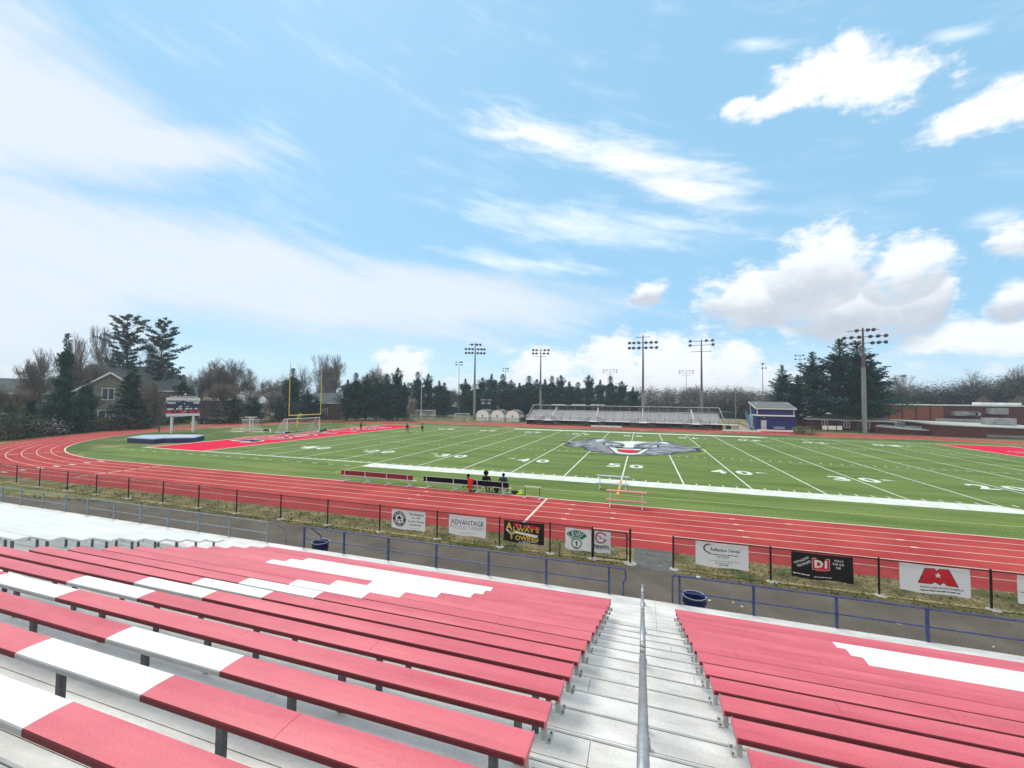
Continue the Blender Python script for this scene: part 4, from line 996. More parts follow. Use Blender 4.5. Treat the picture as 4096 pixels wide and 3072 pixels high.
def person(label, loc, rz, J, skin, shirt, pants, shoe=M_wf, hair=M_hair, afro=False, group=None, cap=None, long=False, sleeve=False):
    """J: joints pelvis, chest, neck, head, and per side sh el wr hp kn an (left = -x); faces +y"""
    t = thing('person', label, 'person', loc, rz, group)
    V, E, Rr = [], [], []
    def add(p, r, par=None):
        V.append(Vector(p)); Rr.append(r)
        if par is not None: E.append((par, len(V)-1))
        return len(V)-1
    pe = add(J['pelvis'], .13); wa = add((Vector(J['pelvis'])*.5+Vector(J['chest'])*.5), .125, pe); ch = add(J['chest'], .15, wa)
    nk = add(Vector(J['neck'])*.8+Vector(J['chest'])*.2, .065, ch); hd = Vector(J['head'])-(Vector(J['head'])-Vector(J['neck']))*.12; up = (hd-Vector(J['neck'])).normalized()
    jaw = add(hd-up*.075+Vector((0, .012, 0)), .070, nk); h1 = add(hd+up*.0, .093, jaw); h2 = add(hd+up*.075, .080, h1)
    for s, S_ in ((-1, 'l'), (1, 'r')):
        sh = add(J['sh'+S_], .055, ch); el = add(J['el'+S_], .040, sh); wr = add(J['wr'+S_], .026, el)
        d = (Vector(J['wr'+S_])-Vector(J['el'+S_])).normalized(); pm = add(Vector(J['wr'+S_])+d*.07, .030, wr)
        sd_ = d.cross(Vector((0, 1, 0))).normalized() if abs(d.y) < .95 else Vector((1, 0, 0))
        for q, ln in ((-.026, .055), (-.009, .068), (.009, .064), (.026, .05)):
            a = add(Vector(J['wr'+S_])+d*.105+sd_*q, .009, pm); b_ = add(V[a]+d*ln*.55+Vector((0, .012, 0)), .008, a); add(V[b_]+d*ln*.3+Vector((0, .022, 0)), .007, b_)
        a = add(Vector(J['wr'+S_])+d*.04+Vector((-s*.03, .03, 0)), .010, wr); add(V[a]+d*.04+Vector((-s*.008, .02, 0)), .008, a)
        hp = add(J['hp'+S_], .082, pe); kn = add(J['kn'+S_], .053, hp); an = add(J['an'+S_], .036, kn)
        add(Vector(J['an'+S_])+Vector((0, .14, -.04)), .032, an)
    skin_obj('body', V, E, Rr, skin, t)
    X = lambda k: Vector(J[k])
    # clothing follows the same joints a little further out
    lv = .55 if not sleeve else 1.0
    vs = [X('pelvis')+(X('chest')-X('pelvis'))*.1, X('pelvis')*.5+X('chest')*.5, X('chest'), X('chest')+(X('neck')-X('chest'))*.55, X('shl'), X('shl')+(X('ell')-X('shl'))*lv, X('shr'), X('shr')+(X('elr')-X('shr'))*lv]
    es = [(0, 1), (1, 2), (2, 3), (2, 4), (4, 5), (2, 6), (6, 7)]; rs = [.165, .155, .180, .12, .092, .070, .092, .070]
    if sleeve:
        vs += [X('wrl'), X('wrr')]; es += [(5, 8), (7, 9)]; rs += [.042, .042]
    skin_obj('shirt', vs, es, rs, shirt, t)
    e = 1.0 if long else .0
    vs = [X('pelvis'), X('hpl'), X('knl') if long else X('hpl')+(X('knl')-X('hpl'))*.85, X('hpr'), X('knr') if long else X('hpr')+(X('knr')-X('hpr'))*.85]; es = [(0, 1), (1, 2), (0, 3), (3, 4)]; rs = [.142, .108, .078, .108, .078]
    if long: vs += [X('anl')+Vector((0, 0, .03)), X('anr')+Vector((0, 0, .03))]; es += [(2, 5), (4, 6)]; rs += [.058, .058]
    skin_obj('trousers' if long else 'shorts', vs, es, rs, pants, t)
    for S_ in 'lr':
        mb = MB(); a = X('an'+S_); mb.ball((a.x, a.y+.06, a.z-.045), .050, .145, .045, n=8); mb.build('shoe', shoe, t, smooth=True)
    mb = MB(); 
    if afro: mb.ball(tuple(hd+up*.075+Vector((0, -.03, 0))), .185, .175, .165, n=12)
    else: mb.ball(tuple(hd+up*.045+Vector((0, -.018, 0))), .106, .114, .11, n=12)
    mb.build('hair', hair, t, smooth=True)
    if cap:
        mb = MB(); mb.ball(tuple(hd+up*.075), .105, .11, .075, n=12); mb.bar(tuple(hd+up*.06+Vector((0, .08, 0))), tuple(hd+up*.05+Vector((0, .19, 0))), .13, .012); mb.build('cap', cap, t, smooth=True)
    for s in (-1, 1):
        mb = MB(); mb.ball(tuple(hd+Vector((s*.032, .078, .005))), .012, .009, .009, n=6); mb.build('eye', M_wf, t)
        mb = MB(); mb.ball(tuple(hd+Vector((s*.085, -.005, 0))), .014, .026, .034, n=6); mb.build('ear', skin, t, smooth=True)
    mb = MB(); mb.ball(tuple(hd+Vector((0, .092, -.02))), .014, .020, .022, n=6); mb.build('nose', skin, t, smooth=True)
    mb = MB(); mb.ball(tuple(hd+Vector((0, .076, -.062))), .026, .010, .008, n=6); mb.build('mouth', M_redpnt, t)
    return t
def J_(**k):
    d = dict(pelvis=(0, 0, .93), chest=(0, 0, 1.27), neck=(0, 0, 1.46), head=(0, .01, 1.60), shl=(-.185, 0, 1.38), shr=(.185, 0, 1.38), ell=(-.25, -.02, 1.10), elr=(.25, -.02, 1.10),
             wrl=(-.27, .05, .86), wrr=(.27, .05, .86), hpl=(-.10, 0, .90), hpr=(.10, 0, .90), knl=(-.12, .02, .49), knr=(.12, .02, .49), anl=(-.13, 0, .09), anr=(.13, 0, .09)); d.update(k); return d
person('player in a dark top and red trousers standing on the red end zone', (-47.6, 30.0, 0), R(-60), J_(knl=(-.13, .08, .49), anl=(-.16, .0, .09), elr=(.27, .08, 1.12), wrr=(.16, .26, 1.15)), M_skd, M_blks, M_redpnt, long=True, group='players practising at the far end')
person('player in a long sleeved navy top with arms held out on the turf', (-38.1, 30.3, 0), R(-100), J_(ell=(-.36, 0, 1.16), wrl=(-.46, .06, .95), elr=(.36, 0, 1.16), wrr=(.44, .06, .92), anl=(-.1, .16, .09), knl=(-.1, .14, .5)), M_skd, M_navs, M_gryc, sleeve=True, group='players practising at the far end')
person('player in a grey shirt and black shorts beside the white ball', (-36.5, 32.7, 0), R(-110), J_(anr=(.15, .2, .12), knr=(.13, .2, .52)), M_sk, M_gryc, M_blks, group='players practising at the far end')
sit = dict(pelvis=(0, 0, .52), chest=(0, .06, .90), neck=(0, .09, 1.08), head=(0, .11, 1.22), shl=(-.20, .06, 1.00), shr=(.20, .06, 1.00), ell=(-.27, .16, .74), elr=(.27, .16, .74), wrl=(-.17, .38, .62), wrr=(.17, .38, .62),
           hpl=(-.11, .03, .50), hpr=(.11, .03, .50), knl=(-.16, .47, .50), knr=(.16, .47, .50), anl=(-.15, .42, .09), anr=(.15, .42, .09))
person('seated person with a large afro in a black top seen from behind', (-8.48, -7.68, 0), R(4), J_(**{**sit, 'head': (-.02, .12, 1.22), 'anl': (-.05, .3, .09), 'anr': (.12, .35, .09)}), M_skd, M_blks, M_blks, afro=True, long=True, sleeve=True, shoe=M_bag, group='people resting at the black bench')
person('seated person with short hair in a navy shirt seen from behind', (-7.28, -7.66, 0), R(-4), J_(**{**sit, 'ell': (-.36, .02, .76), 'wrl': (-.33, .1, .52), 'elr': (.36, .02, .76), 'wrr': (.33, .12, .52), 'knl': (-.24, .42, .50), 'knr': (.24, .42, .5), 'anl': (-.26, .1, .09), 'anr': (.26, .12, .09)}), M_skd, M_navs, M_blks, group='people resting at the black bench')
person('person in a navy shirt sitting on the turf beyond the black bench, leaning back', (-10.15, -6.65, 0), R(-75), J_(pelvis=(0, 0, .13), chest=(0, -.08, .50), neck=(0, -.08, .69), head=(0, -.05, .83), shl=(-.2, -.08, .61), shr=(.2, -.08, .61), ell=(-.28, -.22, .36), elr=(.28, -.22, .36), wrl=(-.3, -.34, .12), wrr=(.3, -.34, .12), hpl=(-.1, .04, .13), hpr=(.1, .04, .13), knl=(-.16, .42, .32), knr=(.16, .46, .16), anl=(-.14, .75, .08), anr=(.2, .88, .07)), M_skd, M_navs, M_blks, group='people resting at the black bench')
t = thing('red_shirt', 'bright red shirt draped over the backrest of the black bench', 'shirt', (-9.45, -8.0, 0)); b = MB()
for k in range(7):
    z0 = .86-k*.11; b.ball((.02*math.sin(k*2), -.06, z0), (.22, .24, .22, .17, .13, .11, .13)[k], .07, .08, n=10)
b.ball((0, .06, .84), .2, .1, .05, n=8); b.build('fabric', M_redc, t, smooth=True)
t = thing('sneakers', 'pair of dark sneakers on the ground under the red shirt', 'sneakers', (-9.4, -7.85, 0)); b = MB(); b.ball((-.1, 0, .06), .10, .2, .07, n=8); b.ball((.14, .05, .06), .10, .2, .07, n=8); b.build('shoe', M_bag, t, smooth=True)
person('person in dark clothes with a tan hat bending over behind the soccer goal', (-59.0, 31.4, 0), R(60), J_(pelvis=(0, -.12, .80), chest=(0, .22, 1.02), neck=(0, .36, 1.06), head=(0, .48, 1.10), shl=(-.19, .26, 1.0), shr=(.19, .26, 1.0), ell=(-.22, .32, .74), elr=(.22, .32, .74), wrl=(-.18, .38, .5), wrr=(.18, .38, .5), hpl=(-.1, -.12, .78), hpr=(.1, -.12, .78), knl=(-.14, .02, .44), knr=(.14, .02, .44)), M_skl, M_blks, M_gryc, cap=M_tan, long=True)

# ------------------------------------------------------------------ far bleachers
M_sil = mat('silver bleacher', (0.84, 0.86, 0.87), 0.7, scale=1.5, col2=(.92, .93, .94), spec=.15); M_silp = mat('light pipe', (.52, .54, .55), .45, scale=3, metal=.2); M_drk = mat('dark frame', (.05, .055, .065), .6, scale=3)
M_fmesh = netmat('grey chain link', (.50, .52, .54), .05, .0028)
fs = thing('bleachers', 'long silver bleachers on the far side of the field', 'bleachers', (-2.5, 67, 0))
def FS(mb, nm, m, **k):
    o = mb.build(nm, m, fs, **k); o.matrix_parent_inverse = Matrix.Translation((2.5, -67, 0)); return o
FX0, FX1, NF = -26.7, 18.6, 10
b = MB(); b.box(FX0, FX1+3.0, 67.0, 68.35, 1.13, 1.22); FS(b, 'front_walkway', M_sil)
for k in range(NF):
    y = 68.4+.55*k; z = 1.22+.205*(k+1)
    b = MB(); b.box(FX0, FX1, y+.10, y+.38, z+.18, z+.225)
    for q in range(8): x = FX0+2.8+5.8*q; b.box(x-.012, x+.012, y+.095, y+.385, z+.177, z+.228, 1)
    FS(b, 'seat_plank', [M_sil, M_drk])
    b = MB(); b.box(FX0, FX1, y-.06, y+.09, z-.03, z+.0); b.box(FX0, FX1, y+.39, y+.53, z-.03, z); b.box(FX0, FX1, y+.09, y+.12, z-.17, z+.0); FS(b, 'foot_board', M_sil)
b = MB()
for i in range(22):
    x = FX0+.2+i*(FX1-FX0-.4)/21
    b.bar((x, 67.2, .95), (x, 73.9, 3.3), .06, .1); b.box(x-.04, x+.04, 67.3, 67.38, 0, 1.0); b.box(x-.04, x+.04, 70.5, 70.58, 0, 2.1); b.box(x-.04, x+.04, 73.7, 73.78, 0, 3.3)
    if i % 2: b.bar((x, 67.4, .1), (x, 70.5, 1.9), .04, .04)
for z in (.45, .8): b.box(FX0, FX1, 69.0, 69.06, z, z+.05)
FS(b, 'support_frame', M_drk)
b = MB(); b.tube((FX0+.3, 73.9, 4.78), (FX1+.3, 73.9, 4.78), .055, n=6)
for s, x in ((0, FX0+.3), (1, FX1+.3)): b.path([(x, 73.9, 4.78), (x, 68.6, 2.35), (x, 67.1, 2.25)], .055, 6)
b.tube((FX0+.3, 73.9, 3.5), (FX1+.3, 73.9, 3.5), .03, n=5)
for i in range(21):
    x = FX0+.3+i*(FX1-FX0)/20; b.tube((x, 73.9, 3.3), (x, 73.9, 4.75), .03, n=5)
FS(b, 'back_rail', M_silp)
b = MB()
quad_uv(b, (FX0+.3, 73.88), (FX1+.3, 73.88), 3.5, 4.75)
for x in (FX0+.3, FX1+.3): b.poly([(x, 73.9, 3.4), (x, 68.6, 1.4), (x, 68.6, 2.35), (x, 73.9, 4.75)], uv=[(0, 3.4), (5.3, 1.4), (5.3, 2.35), (0, 4.75)])
FS(b, 'back_mesh', netmat('dark windscreen mesh', (.02, .025, .03), .05, .0075))
aisles = [-20.0, -9.2, 1.65, 12.7]
for i, x in enumerate(aisles):
    b = MB(); b.path([(x, 68.3, 1.3), (x, 68.3, 2.45), (x, 70, 3.05), (x, 72.0, 3.75), (x, 73.6, 4.35), (x, 73.6, 3.4)], .06, 6, 0); b.tube((x, 70.2, 1.9), (x, 70.2, 3.1), .05, n=5); b.tube((x, 72, 2.6), (x, 72, 3.8), .05, n=5); FS(b, 'aisle_handrail', mat('white pipe', (0, 0, 0)))
b = MB(); quad_uv(b, (FX0+.1, 73.95), (FX1-.1, 73.95), 0, 3.4); b.poly([(FX1-.1, 68, 0), (FX1-.1, 73.9, 0), (FX1-.1, 73.9, 3.2), (FX1-.1, 68, 1.1)]); b.poly([(FX0+.1, 68, 0), (FX0+.1, 73.9, 0), (FX0+.1, 73.9, 3.2), (FX0+.1, 68, 1.1)]); b.uv = {}; FS(b, 'shade_sheet', mat('painted shade black', (.012, .013, .016), .9))  # dark sheets added behind and beside, standing in for shade under the stand
gates = [(-21.74, -19.8), (-10.56, -8.61), (.74, 2.62), (12.0, 13.92)]
xs = [FX0]+[g for q in gates for g in q]+[FX1+2.9]
for i in range(0, len(xs), 2):
    x0, x1 = xs[i], xs[i+1]; b = MB(); b.tube((x0, 67.02, 2.22), (x1, 67.02, 2.22), .035, n=5); n = max(2, int((x1-x0)/1.85))
    b.tube((x0, 67.02, 1.35), (x1, 67.02, 1.35), .02, n=5)
    for k in range(n+1): x = x0+(x1-x0)*k/n; b.tube((x, 67.02, 1.15), (x, 67.02, 2.22), .035, n=5, mi=1)
    FS(b, 'front_rail', [M_silp, M_steel]); b = MB(); quad_uv(b, (x0, 67.01), (x1, 67.01), 1.25, 2.2); FS(b, 'front_mesh', M_fmesh)
for g0, g1 in gates:
    for x, s in ((g0, -1), (g1, 1)):
        b = MB(); xe = x+s*1.75
        for y in (65.85, 66.85): b.bar((x, y, 1.12), (xe, y, .12), .05, .16)
        for k in range(6):
            f_ = (k+.5)/6; b.box(*sorted((x+s*1.75*f_-.14, x+s*1.75*f_+.14)), 65.87, 66.83, 1.14-1.02*f_-.02, 1.14-1.02*f_+.02)
        for xx in (x, xe): b.tube((xx, 65.85, 0), (xx, 65.85, 2.25 if xx == x else 1.15), .045, n=6)
        for y in (65.85, 66.85): b.tube((x, y, 2.2), (xe, y, 1.15), .04, n=5); b.tube((x, y, 1.7), (xe, y, .7), .025, n=5)
        b.tube((x, 65.85, 1.1), (x, 66.9, 1.1), .04, n=5)
        FS(b, 'stair', M_steel)
    b = MB(); b.box(g0, g1, 65.85, 66.99, 1.10, 1.19); FS(b, 'stair_landing', M_sil); b = MB(); b.tube((g0, 65.85, 2.22), (g1, 65.85, 2.22), .03, n=5); FS(b, 'landing_rail', M_silp)
    b = MB(); quad_uv(b, (g0, 65.84), (g1, 65.84), 1.25, 2.2); FS(b, 'front_mesh', M_fmesh)
for (x0, x1) in ((-24.5, -22.9), (-15.6, -14.1), (-4.6, -2.9), (6.4, 8.1), (15.3, 17.1)):
    b = MB(); b.path([(x0, 68.6, 1.3), (x0, 68.6, 2.6), (x1, 68.6, 2.6), (x1, 68.6, 1.3)], .035, 5); FS(b, 'seat_rail', M_silp)
b = MB()
for (x, w_) in ((-24.9, .6), (-6.0, .35), (3.9, .25), (19.4, .9)): b.box(x, x+w_, 68.2, 68.5, .05, .95)
FS(b, 'under_cover', mat('blue tarpaulin', (.006, .02, .15), .6))
b = MB(); b.box(21.45, 24.4, 66.8, 68.2, -.01, 0.05); b.poly([(21.6, 66.78, 0.05), (24.4, 66.78, 0.05), (23.7, 66.78, .35), (21.6, 66.78, 1.38)]); b.prism([(21.6, 66.8), (23.8, 66.8), (23.8, 68.2), (21.6, 68.2)], .05, .30)
b.poly([(21.6, 66.79, 1.36), (24.4, 66.79, .06), (24.4, 68.2, .06), (21.6, 68.2, 1.36)]); FS(b, 'access_ramp', mat('white concrete', (.66, .65, .60), .8, scale=3))
b = MB()
for y in (66.8, 68.2): b.path([(21.5, y, 2.3), (22.1, y, 2.2), (24.2, y, 1.0), (24.4, y, .05)], .04, 5); b.path([(22.1, y, 1.9), (24.2, y, .7)], .03, 5)
FS(b, 'ramp_rail', M_silp)

# ------------------------------------------------------------------ blue press box
def siding(name, c1, c2, pitch=.2, vert=False):
    m = mat(name, c1, .6, scale=.7, col2=c2); nt = m.node_tree; bs = nt.nodes['Principled BSDF']
    t_ = nt.nodes.new('ShaderNodeTexCoord'); w_ = nt.nodes.new('ShaderNodeTexWave'); w_.wave_profile = 'SAW'; w_.bands_direction = 'X' if vert else 'Z'; w_.inputs['Scale'].default_value = 1/pitch/3.14159/2*3.14159
    nt.links.new(t_.outputs['Object'], w_.inputs['Vector']); bp_ = nt.nodes.new('ShaderNodeBump'); bp_.inputs['Strength'].default_value = .5; bp_.inputs['Distance'].default_value = .02
    nt.links.new(w_.outputs['Color'], bp_.inputs['Height']); nt.links.new(bp_.outputs[0], bs.inputs['Normal']); return m
M_pb = siding('royal blue siding', (.002, .007, .125), (.004, .011, .165)); M_roof = grain(mat('grey shingles', (.13, .14, .145), .9, scale=1.2, col2=(.20, .21, .205)), 5, .25); M_wtrim = mat('white trim', (.74, .75, .74), .5, scale=3)
M_door = mat('pale door', (.52, .54, .60), .5, scale=3)
pb = thing('press_box', 'two storey royal blue press box with white trim and a sloping grey roof', 'press box', (28.7, 70.5, 0))
def B_(nm, m, *a, par=pb):
    mb = MB(); mb.box(*a); return mb.build(nm, m, par)
B_('lower_wall', M_pb, -3.3, 3.75, -2.4, 2.6, 0, 3.25)
w_ = B_('upper_wall', M_pb, -3.45, 3.5, -3.1, 2.6, 3.56, 5.0)
B_('trim_band', M_wtrim, -3.55, 3.6, -3.2, 2.65, 3.26, 3.55)
for x in (-3.47, 3.36): B_('corner_trim', M_wtrim, x, x+.14, -3.13, -3.0, 3.56, 4.95)
B_('corner_trim', M_wtrim, -3.53, -3.35, 2.45, 2.7, 3.1, 6.0)
b = MB(); yb, yf = 2.9, -3.5; zb, zf = 6.35, 4.98
b.prism([(-3.8, yf), (3.8, yf), (3.8, yb), (-3.8, yb)], 0, .001); b = MB()
pts = [(-3.8, yf, zf), (3.8, yf, zf), (3.8, yb, zb), (-3.8, yb, zb)]
b.poly(pts); b.poly([(p[0], p[1], p[2]-.12) for p in pts][::-1]); b.poly([pts[0], pts[3], (*pts[3][:2], pts[3][2]-.12), (*pts[0][:2], pts[0][2]-.12)]); b.build('roof', M_roof, pb)
b = MB(); b.bar((-3.82, yf, zf-.08), (-3.82, yb, zb-.08), .06, .2); b.bar((3.82, yf, zf-.08), (3.82, yb, zb-.08), .06, .2); b.box(-3.85, 3.85, yf-.05, yf, zf-.22, zf-.02); b.build('fascia', M_wtrim, pb)
b = MB(); b.poly([(-3.44, -3.05, 5.0), (-3.44, 2.6, 5.0), (-3.44, 2.6, 6.2)]); b.poly([(3.48, -3.05, 5.0), (3.48, 2.6, 6.2), (3.48, 2.6, 5.0)]); b.build('gable_wall', M_pb, pb)
b = MB(); b.tube((-2.6, 1.0, 5.9), (-2.6, 1.0, 6.25), .12, n=8); b.build('roof_vent', M_wtrim, pb)
d_ = B_('door', M_door, -2.55, -1.5, -2.46, -2.38, .1, 2.35); mb = MB(); mb.box(-1.66, -1.58, -2.52, -2.45, 1.0, 1.1); mb.build('handle', M_drk, d_); mb = MB(); mb.box(-2.5, -1.55, -2.475, -2.462, .72, .78); mb.build('kick_bar', M_drk, d_)
B_('wall_light', M_wtrim, -2.1, -1.85, -2.62, -2.4, 2.9, 3.0)
b = MB(); b.prism([(-.1, -2.62), (1.9, -2.62), (1.9, -2.42), (-.1, -2.42)], .55, 1.05); b.ball((-.35, -2.6, .95), .13, n=8); b.build('wall_unit', mat('blue grey strip', (0, 0, 0)), pb)
b = MB()
b.bar((-3.5, 1.6, 3.3), (-4.9, -2.9, .1), .9, .08); b.path([(-4.9, 2.3, 3.4), (-4.9, 2.3, 3.35)], .05); 
for s in (-.45, .45): b.path([(-4.0+s, 1.6, 4.3), (-4.6+s, -2.9, 1.1), (-4.6+s, -2.9, 0)], .04, 6)
b.build('stair', mat('blue grey strip', (0, 0, 0)), pb)
b = MB(); b.prism([(-4.9, -3.0), (-3.32, -2.3), (-3.32, 2.0), (-4.9, 2.0)], 0, .12); b.bar((-4.1, 2.0, 3.3), (-4.1, -2.9, .2), 1.0, .12); b.path([(-4.7, 2.0, 4.3), (-4.7, -2.9, 1.2), (-4.7, -2.9, 0)], .045, 6); b.path([(-3.5, 2.0, 4.3), (-3.5, -2.9, 1.2)], .045, 6); b.poly([(-4.72, 2.0, 3.3), (-4.72, -2.9, .2), (-4.72, -2.9, 1.1), (-4.72, 2.0, 4.2)]); b.build('stair', mat('slate blue metal', (.05, .10, .17), .5, scale=4), pb)
t = thing('porta_toilet', 'dark blue plastic cabin standing at the right corner of the blue building', 'toilet cabin', (33.4, 67.6, 0)); b = MB(); b.box(-.5, .5, -.5, .5, 0, .95); b.prism([(-.52, -.52), (.52, -.52), (.4, .4), (-.4, .4)], .95, 1.05); b.box(-.42, -.38, -.53, -.5, .1, .9); b.build('shell', M_mats, t)

# ------------------------------------------------------------------ sheds
M_shed = siding('white shed siding', (.80, .80, .77), (.86, .86, .83), .15, True)
def shed(x, y, w, label, tarp=False):
    t = thing('storage_shed', label, 'shed', (x, y, 0), group='white barn roofed sheds by the light pole'); h = w/2
    prof = [(-h, 0), (h, 0), (h, 2.0), (h*.72, 2.85), (0, 3.22), (-h*.72, 2.85), (-h, 2.0)]; D = 4.6
    mb = MB(); mb.poly([(p, 0, q) for p, q in prof]); mb.poly([(p, D, q) for p, q in prof][::-1])
    for i_ in (0, 1, 6):
        p, q = prof[i_], prof[(i_+1) % 7]; mb.poly([(p[0], 0, p[1]), (p[0], D, p[1]), (q[0], D, q[1]), (q[0], 0, q[1])])
    mb.build('wall', M_shed, t)
    mb = MB(); rp = [(h+.1, 1.95), (h*.74, 2.9), (0, 3.3), (-h*.74, 2.9), (-h-.1, 1.95)]
    for i_ in range(4):
        p, q = rp[i_], rp[i_+1]
        mb.poly([(p[0], -.12, p[1]), (p[0], D+.1, p[1]), (q[0], D+.1, q[1]), (q[0], -.12, q[1])]); mb.poly([(p[0], -.12, p[1]), (q[0], -.12, q[1]), (q[0], -.12, q[1]-.07), (p[0], -.12, p[1]-.07)])
    mb.build('roof', M_roof, t)
    mb = MB(); mb.box(-.2, .2, -.05, -.02, 1.25, 1.75); w2 = mb.build('window', M_drk, t); mb = MB(); mb.box(-.25, .25, -.03, -.005, 1.2, 1.8); mb.build('frame', M_wtrim, w2)
    if tarp: mb = MB(); mb.box(h+.02, h+1.2, .4, 1.6, .0, 1.3); mb.build('lean_to', M_bag, t)
shed(-41.2, 74.0, 3.7, 'leftmost of the three white barn roofed sheds, next to the light pole'); shed(-36.9, 74.4, 3.7, 'middle one of the three white barn roofed sheds'); shed(-32.6, 74.7, 3.7, 'rightmost of the three white barn roofed sheds, nearest the far bleachers')
t = thing('storage_cart', 'low dark covered cart between the right shed and the far bleachers', 'cart', (-29.7, 75.2, 0)); b = MB(); b.box(-.7, .7, 0, 1.2, .25, 1.3); b.build('body', M_bag, t)
for s in (-.45, .45): b = MB(); b.tube((s, -.05, .22), (s, .05, .22), .22, n=12); b.build('wheel', M_drk, t)

# ------------------------------------------------------------------ floodlight poles
M_gpole = mat('galvanised pole', (.17, .19, .18), .6, scale=2, col2=(.24, .26, .245), stretch=(1, 1, .1)); M_bpole = mat('rusty brown pole', (.085, .055, .055), .6, scale=2, col2=(.13, .085, .08), stretch=(1, 1, .1)); M_lamp = mat('floodlight housing', (.06, .055, .065), .5, scale=2); M_glassl = mat('lamp glass', (.20, .20, .23), .25)
PROTO_L = {}
def lamp_parts(par, loc, r, rz=0, tilt=-.5):
    o = None
    if 'l' not in PROTO_L:
        mb = MB(); mb.lathe([(0, .32), (.12, .30), (.2, .18), (.30, .03), (.36, -.10), (.34, -.10), (.28, .0), (0, .02)], 12); mb.box(-.05, .05, -.05, .05, .28, .5)
        me = mb.build('floodlight', M_lamp, par, smooth=False); PROTO_L['l'] = me.data; o = me
    else:
        o = bpy.data.objects.new('floodlight', PROTO_L['l']); COL.objects.link(o); o.parent = par
    o.location = loc; o.scale = (r, r, r); o.rotation_euler = (math.pi/2+tilt, 0, rz)
def light_pole(top, ztop, label, rows, base_frac=.38, r=.30, face=math.pi, thin=False, group='tall floodlight poles around the field', base=None, m2=None):
    p = at_z(*top, ztop) if base is None else Vector((*base, 0))
    t = thing('light_pole', label, 'light pole', (p.x, p.y, 0), 0, group)
    zb = ztop*base_frac
    mb = MB(); mb.tube((0, 0, 0), (0, 0, zb), r*1.35, r*1.15, n=12); mb.build('pole_base', M_gpole, t)
    mb = MB(); mb.tube((0, 0, zb), (0, 0, ztop), r, r*.45, n=10); mb.build('shaft', m2 or M_bpole, t)
    ang = math.atan2(p.x-CX, p.y-CY); A = -ang
    ux = Vector((math.cos(A), math.sin(A), 0))
    for (dz, hwL, hwR, lamps, tilt) in rows:
        z = ztop-dz
        mb = MB(); mb.bar(-ux*hwL+Vector((0, 0, z)), ux*hwR+Vector((0, 0, z)), .10, .12); mb.build('cross_arm', m2 or M_bpole, t)
        for lx in lamps: lamp_parts(t, tuple(ux*lx+Vector((0, 0, z))+Vector((math.sin(A), -math.cos(A), 0))*.3), 1.15 if not thin else .85, A+random.uniform(-.5, .5), tilt)
    return t
c3 = lambda u, v: (1800+u*.45208, 1300+v*.45208)
c4 = lambda u, v: (2700+u*.36166, 1250+v*.36166)
c5 = lambda u, v: (3296+u*.36166, 1250+v*.36166)
light_pole(c3(213, 163), 23.3, 'floodlight pole with three rows of lamps beside the leftmost shed', [(.5, 2.0, 1.9, (-1.0, .6, 1.6), -.3), (1.9, 3.0, 3.0, (-2.8, -1.8, -.8, .9, 1.9, 2.8), -.3), (3.1, 3.0, 3.0, (-2.8, -1.8, -.9, .8, 1.8, 2.8), -.3)], base=(-47.3, 82.6), base_frac=.45)
light_pole(c3(804, 210), 22.8, 'floodlight pole with two rows of lamps behind the left end of the far bleachers', [(.5, 2.6, 2.6, (-2.5, -1.4, 1.3, 2.5), .2), (1.6, 2.6, 2.6, (-2.5, -1.4, 1.0, 2.3), .2), (2.6, 2.0, 1.8, (), 0)], base_frac=.40)
light_pole(c3(1708, 90), 22.8, 'floodlight pole with two long rows of lamps behind the centre of the far bleachers', [(.5, 1.7, 1.7, (), 0), (1.9, 3.4, 3.4, (-3.3, -2.2, -1.0, .7, 1.9, 3.1), -.3), (3.2, 3.4, 3.4, (-3.3, -2.3, -1.0, .7, 2.0, 3.2), -.3)], base_frac=.36)
light_pole(c4(292, 300), 22.8, 'floodlight pole with four corner lamps rising behind the right half of the far bleachers', [(.4, 2.8, 2.8, (-2.7, 1.2, 2.7), .5), (1.5, 2.8, 2.8, (-2.8, 2.8), .3), (3.2, 2.6, 2.6, (), 0)], base_frac=.40)
light_pole(c5(430, 170), 22.3, 'nearest floodlight pole, with three rows of lamps, before the big evergreens', [(.55, 2.7, 2.6, (-1.0, .8, 1.7), -.35), (1.95, 3.2, 3.8, (-3.1, -1.9, -.6, 1.2, 2.4, 3.6), -.35), (3.3, 3.2, 3.8, (-3.1, -1.9, -.7, 1.5, 2.5, 3.6), -.35)], base=(46.15, 71.45), base_frac=.62, r=.33)
sm = dict(thin=True, r=.15, m2=M_gpole, base_frac=.3, group='slimmer floodlight poles of the field beyond')
r4 = [(.4, 1.2, 1.2, (-1.1, .5, 1.1), .3), (1.4, 1.2, 1.2, (-1.1, 1.0), .4)]
r6 = [(.5, 2.9, 2.9, (-2.8, -1.6, 1.4, 2.8), .2), (1.5, 2.9, 2.9, (-2.8, 2.8), .4), (2.6, 1.8, 1.8, (), 0)]
light_pole(c3(82, 320), 20, 'slim floodlight pole with a small cluster of lamps, left of the three sheds', r4, **sm)
light_pole(c3(493, 378), 20, 'slim floodlight pole with a small cluster of lamps behind the middle shed', r4, **sm)
light_pole(c3(1417, 388), 20, 'slim floodlight pole with six lamps left of the centre pole behind the far bleachers', r6, **sm)
light_pole(c3(2090, 397), 20, 'slim floodlight pole with six lamps between the centre pole and its right neighbour', r6, **sm)
light_pole(c4(968, 560), 20, 'slim floodlight pole seen side on behind the blue building', [(.3, .3, .7, (-.1, .2), .5), (1.8, .5, 1.3, (0, 1.0), .5)], **sm)
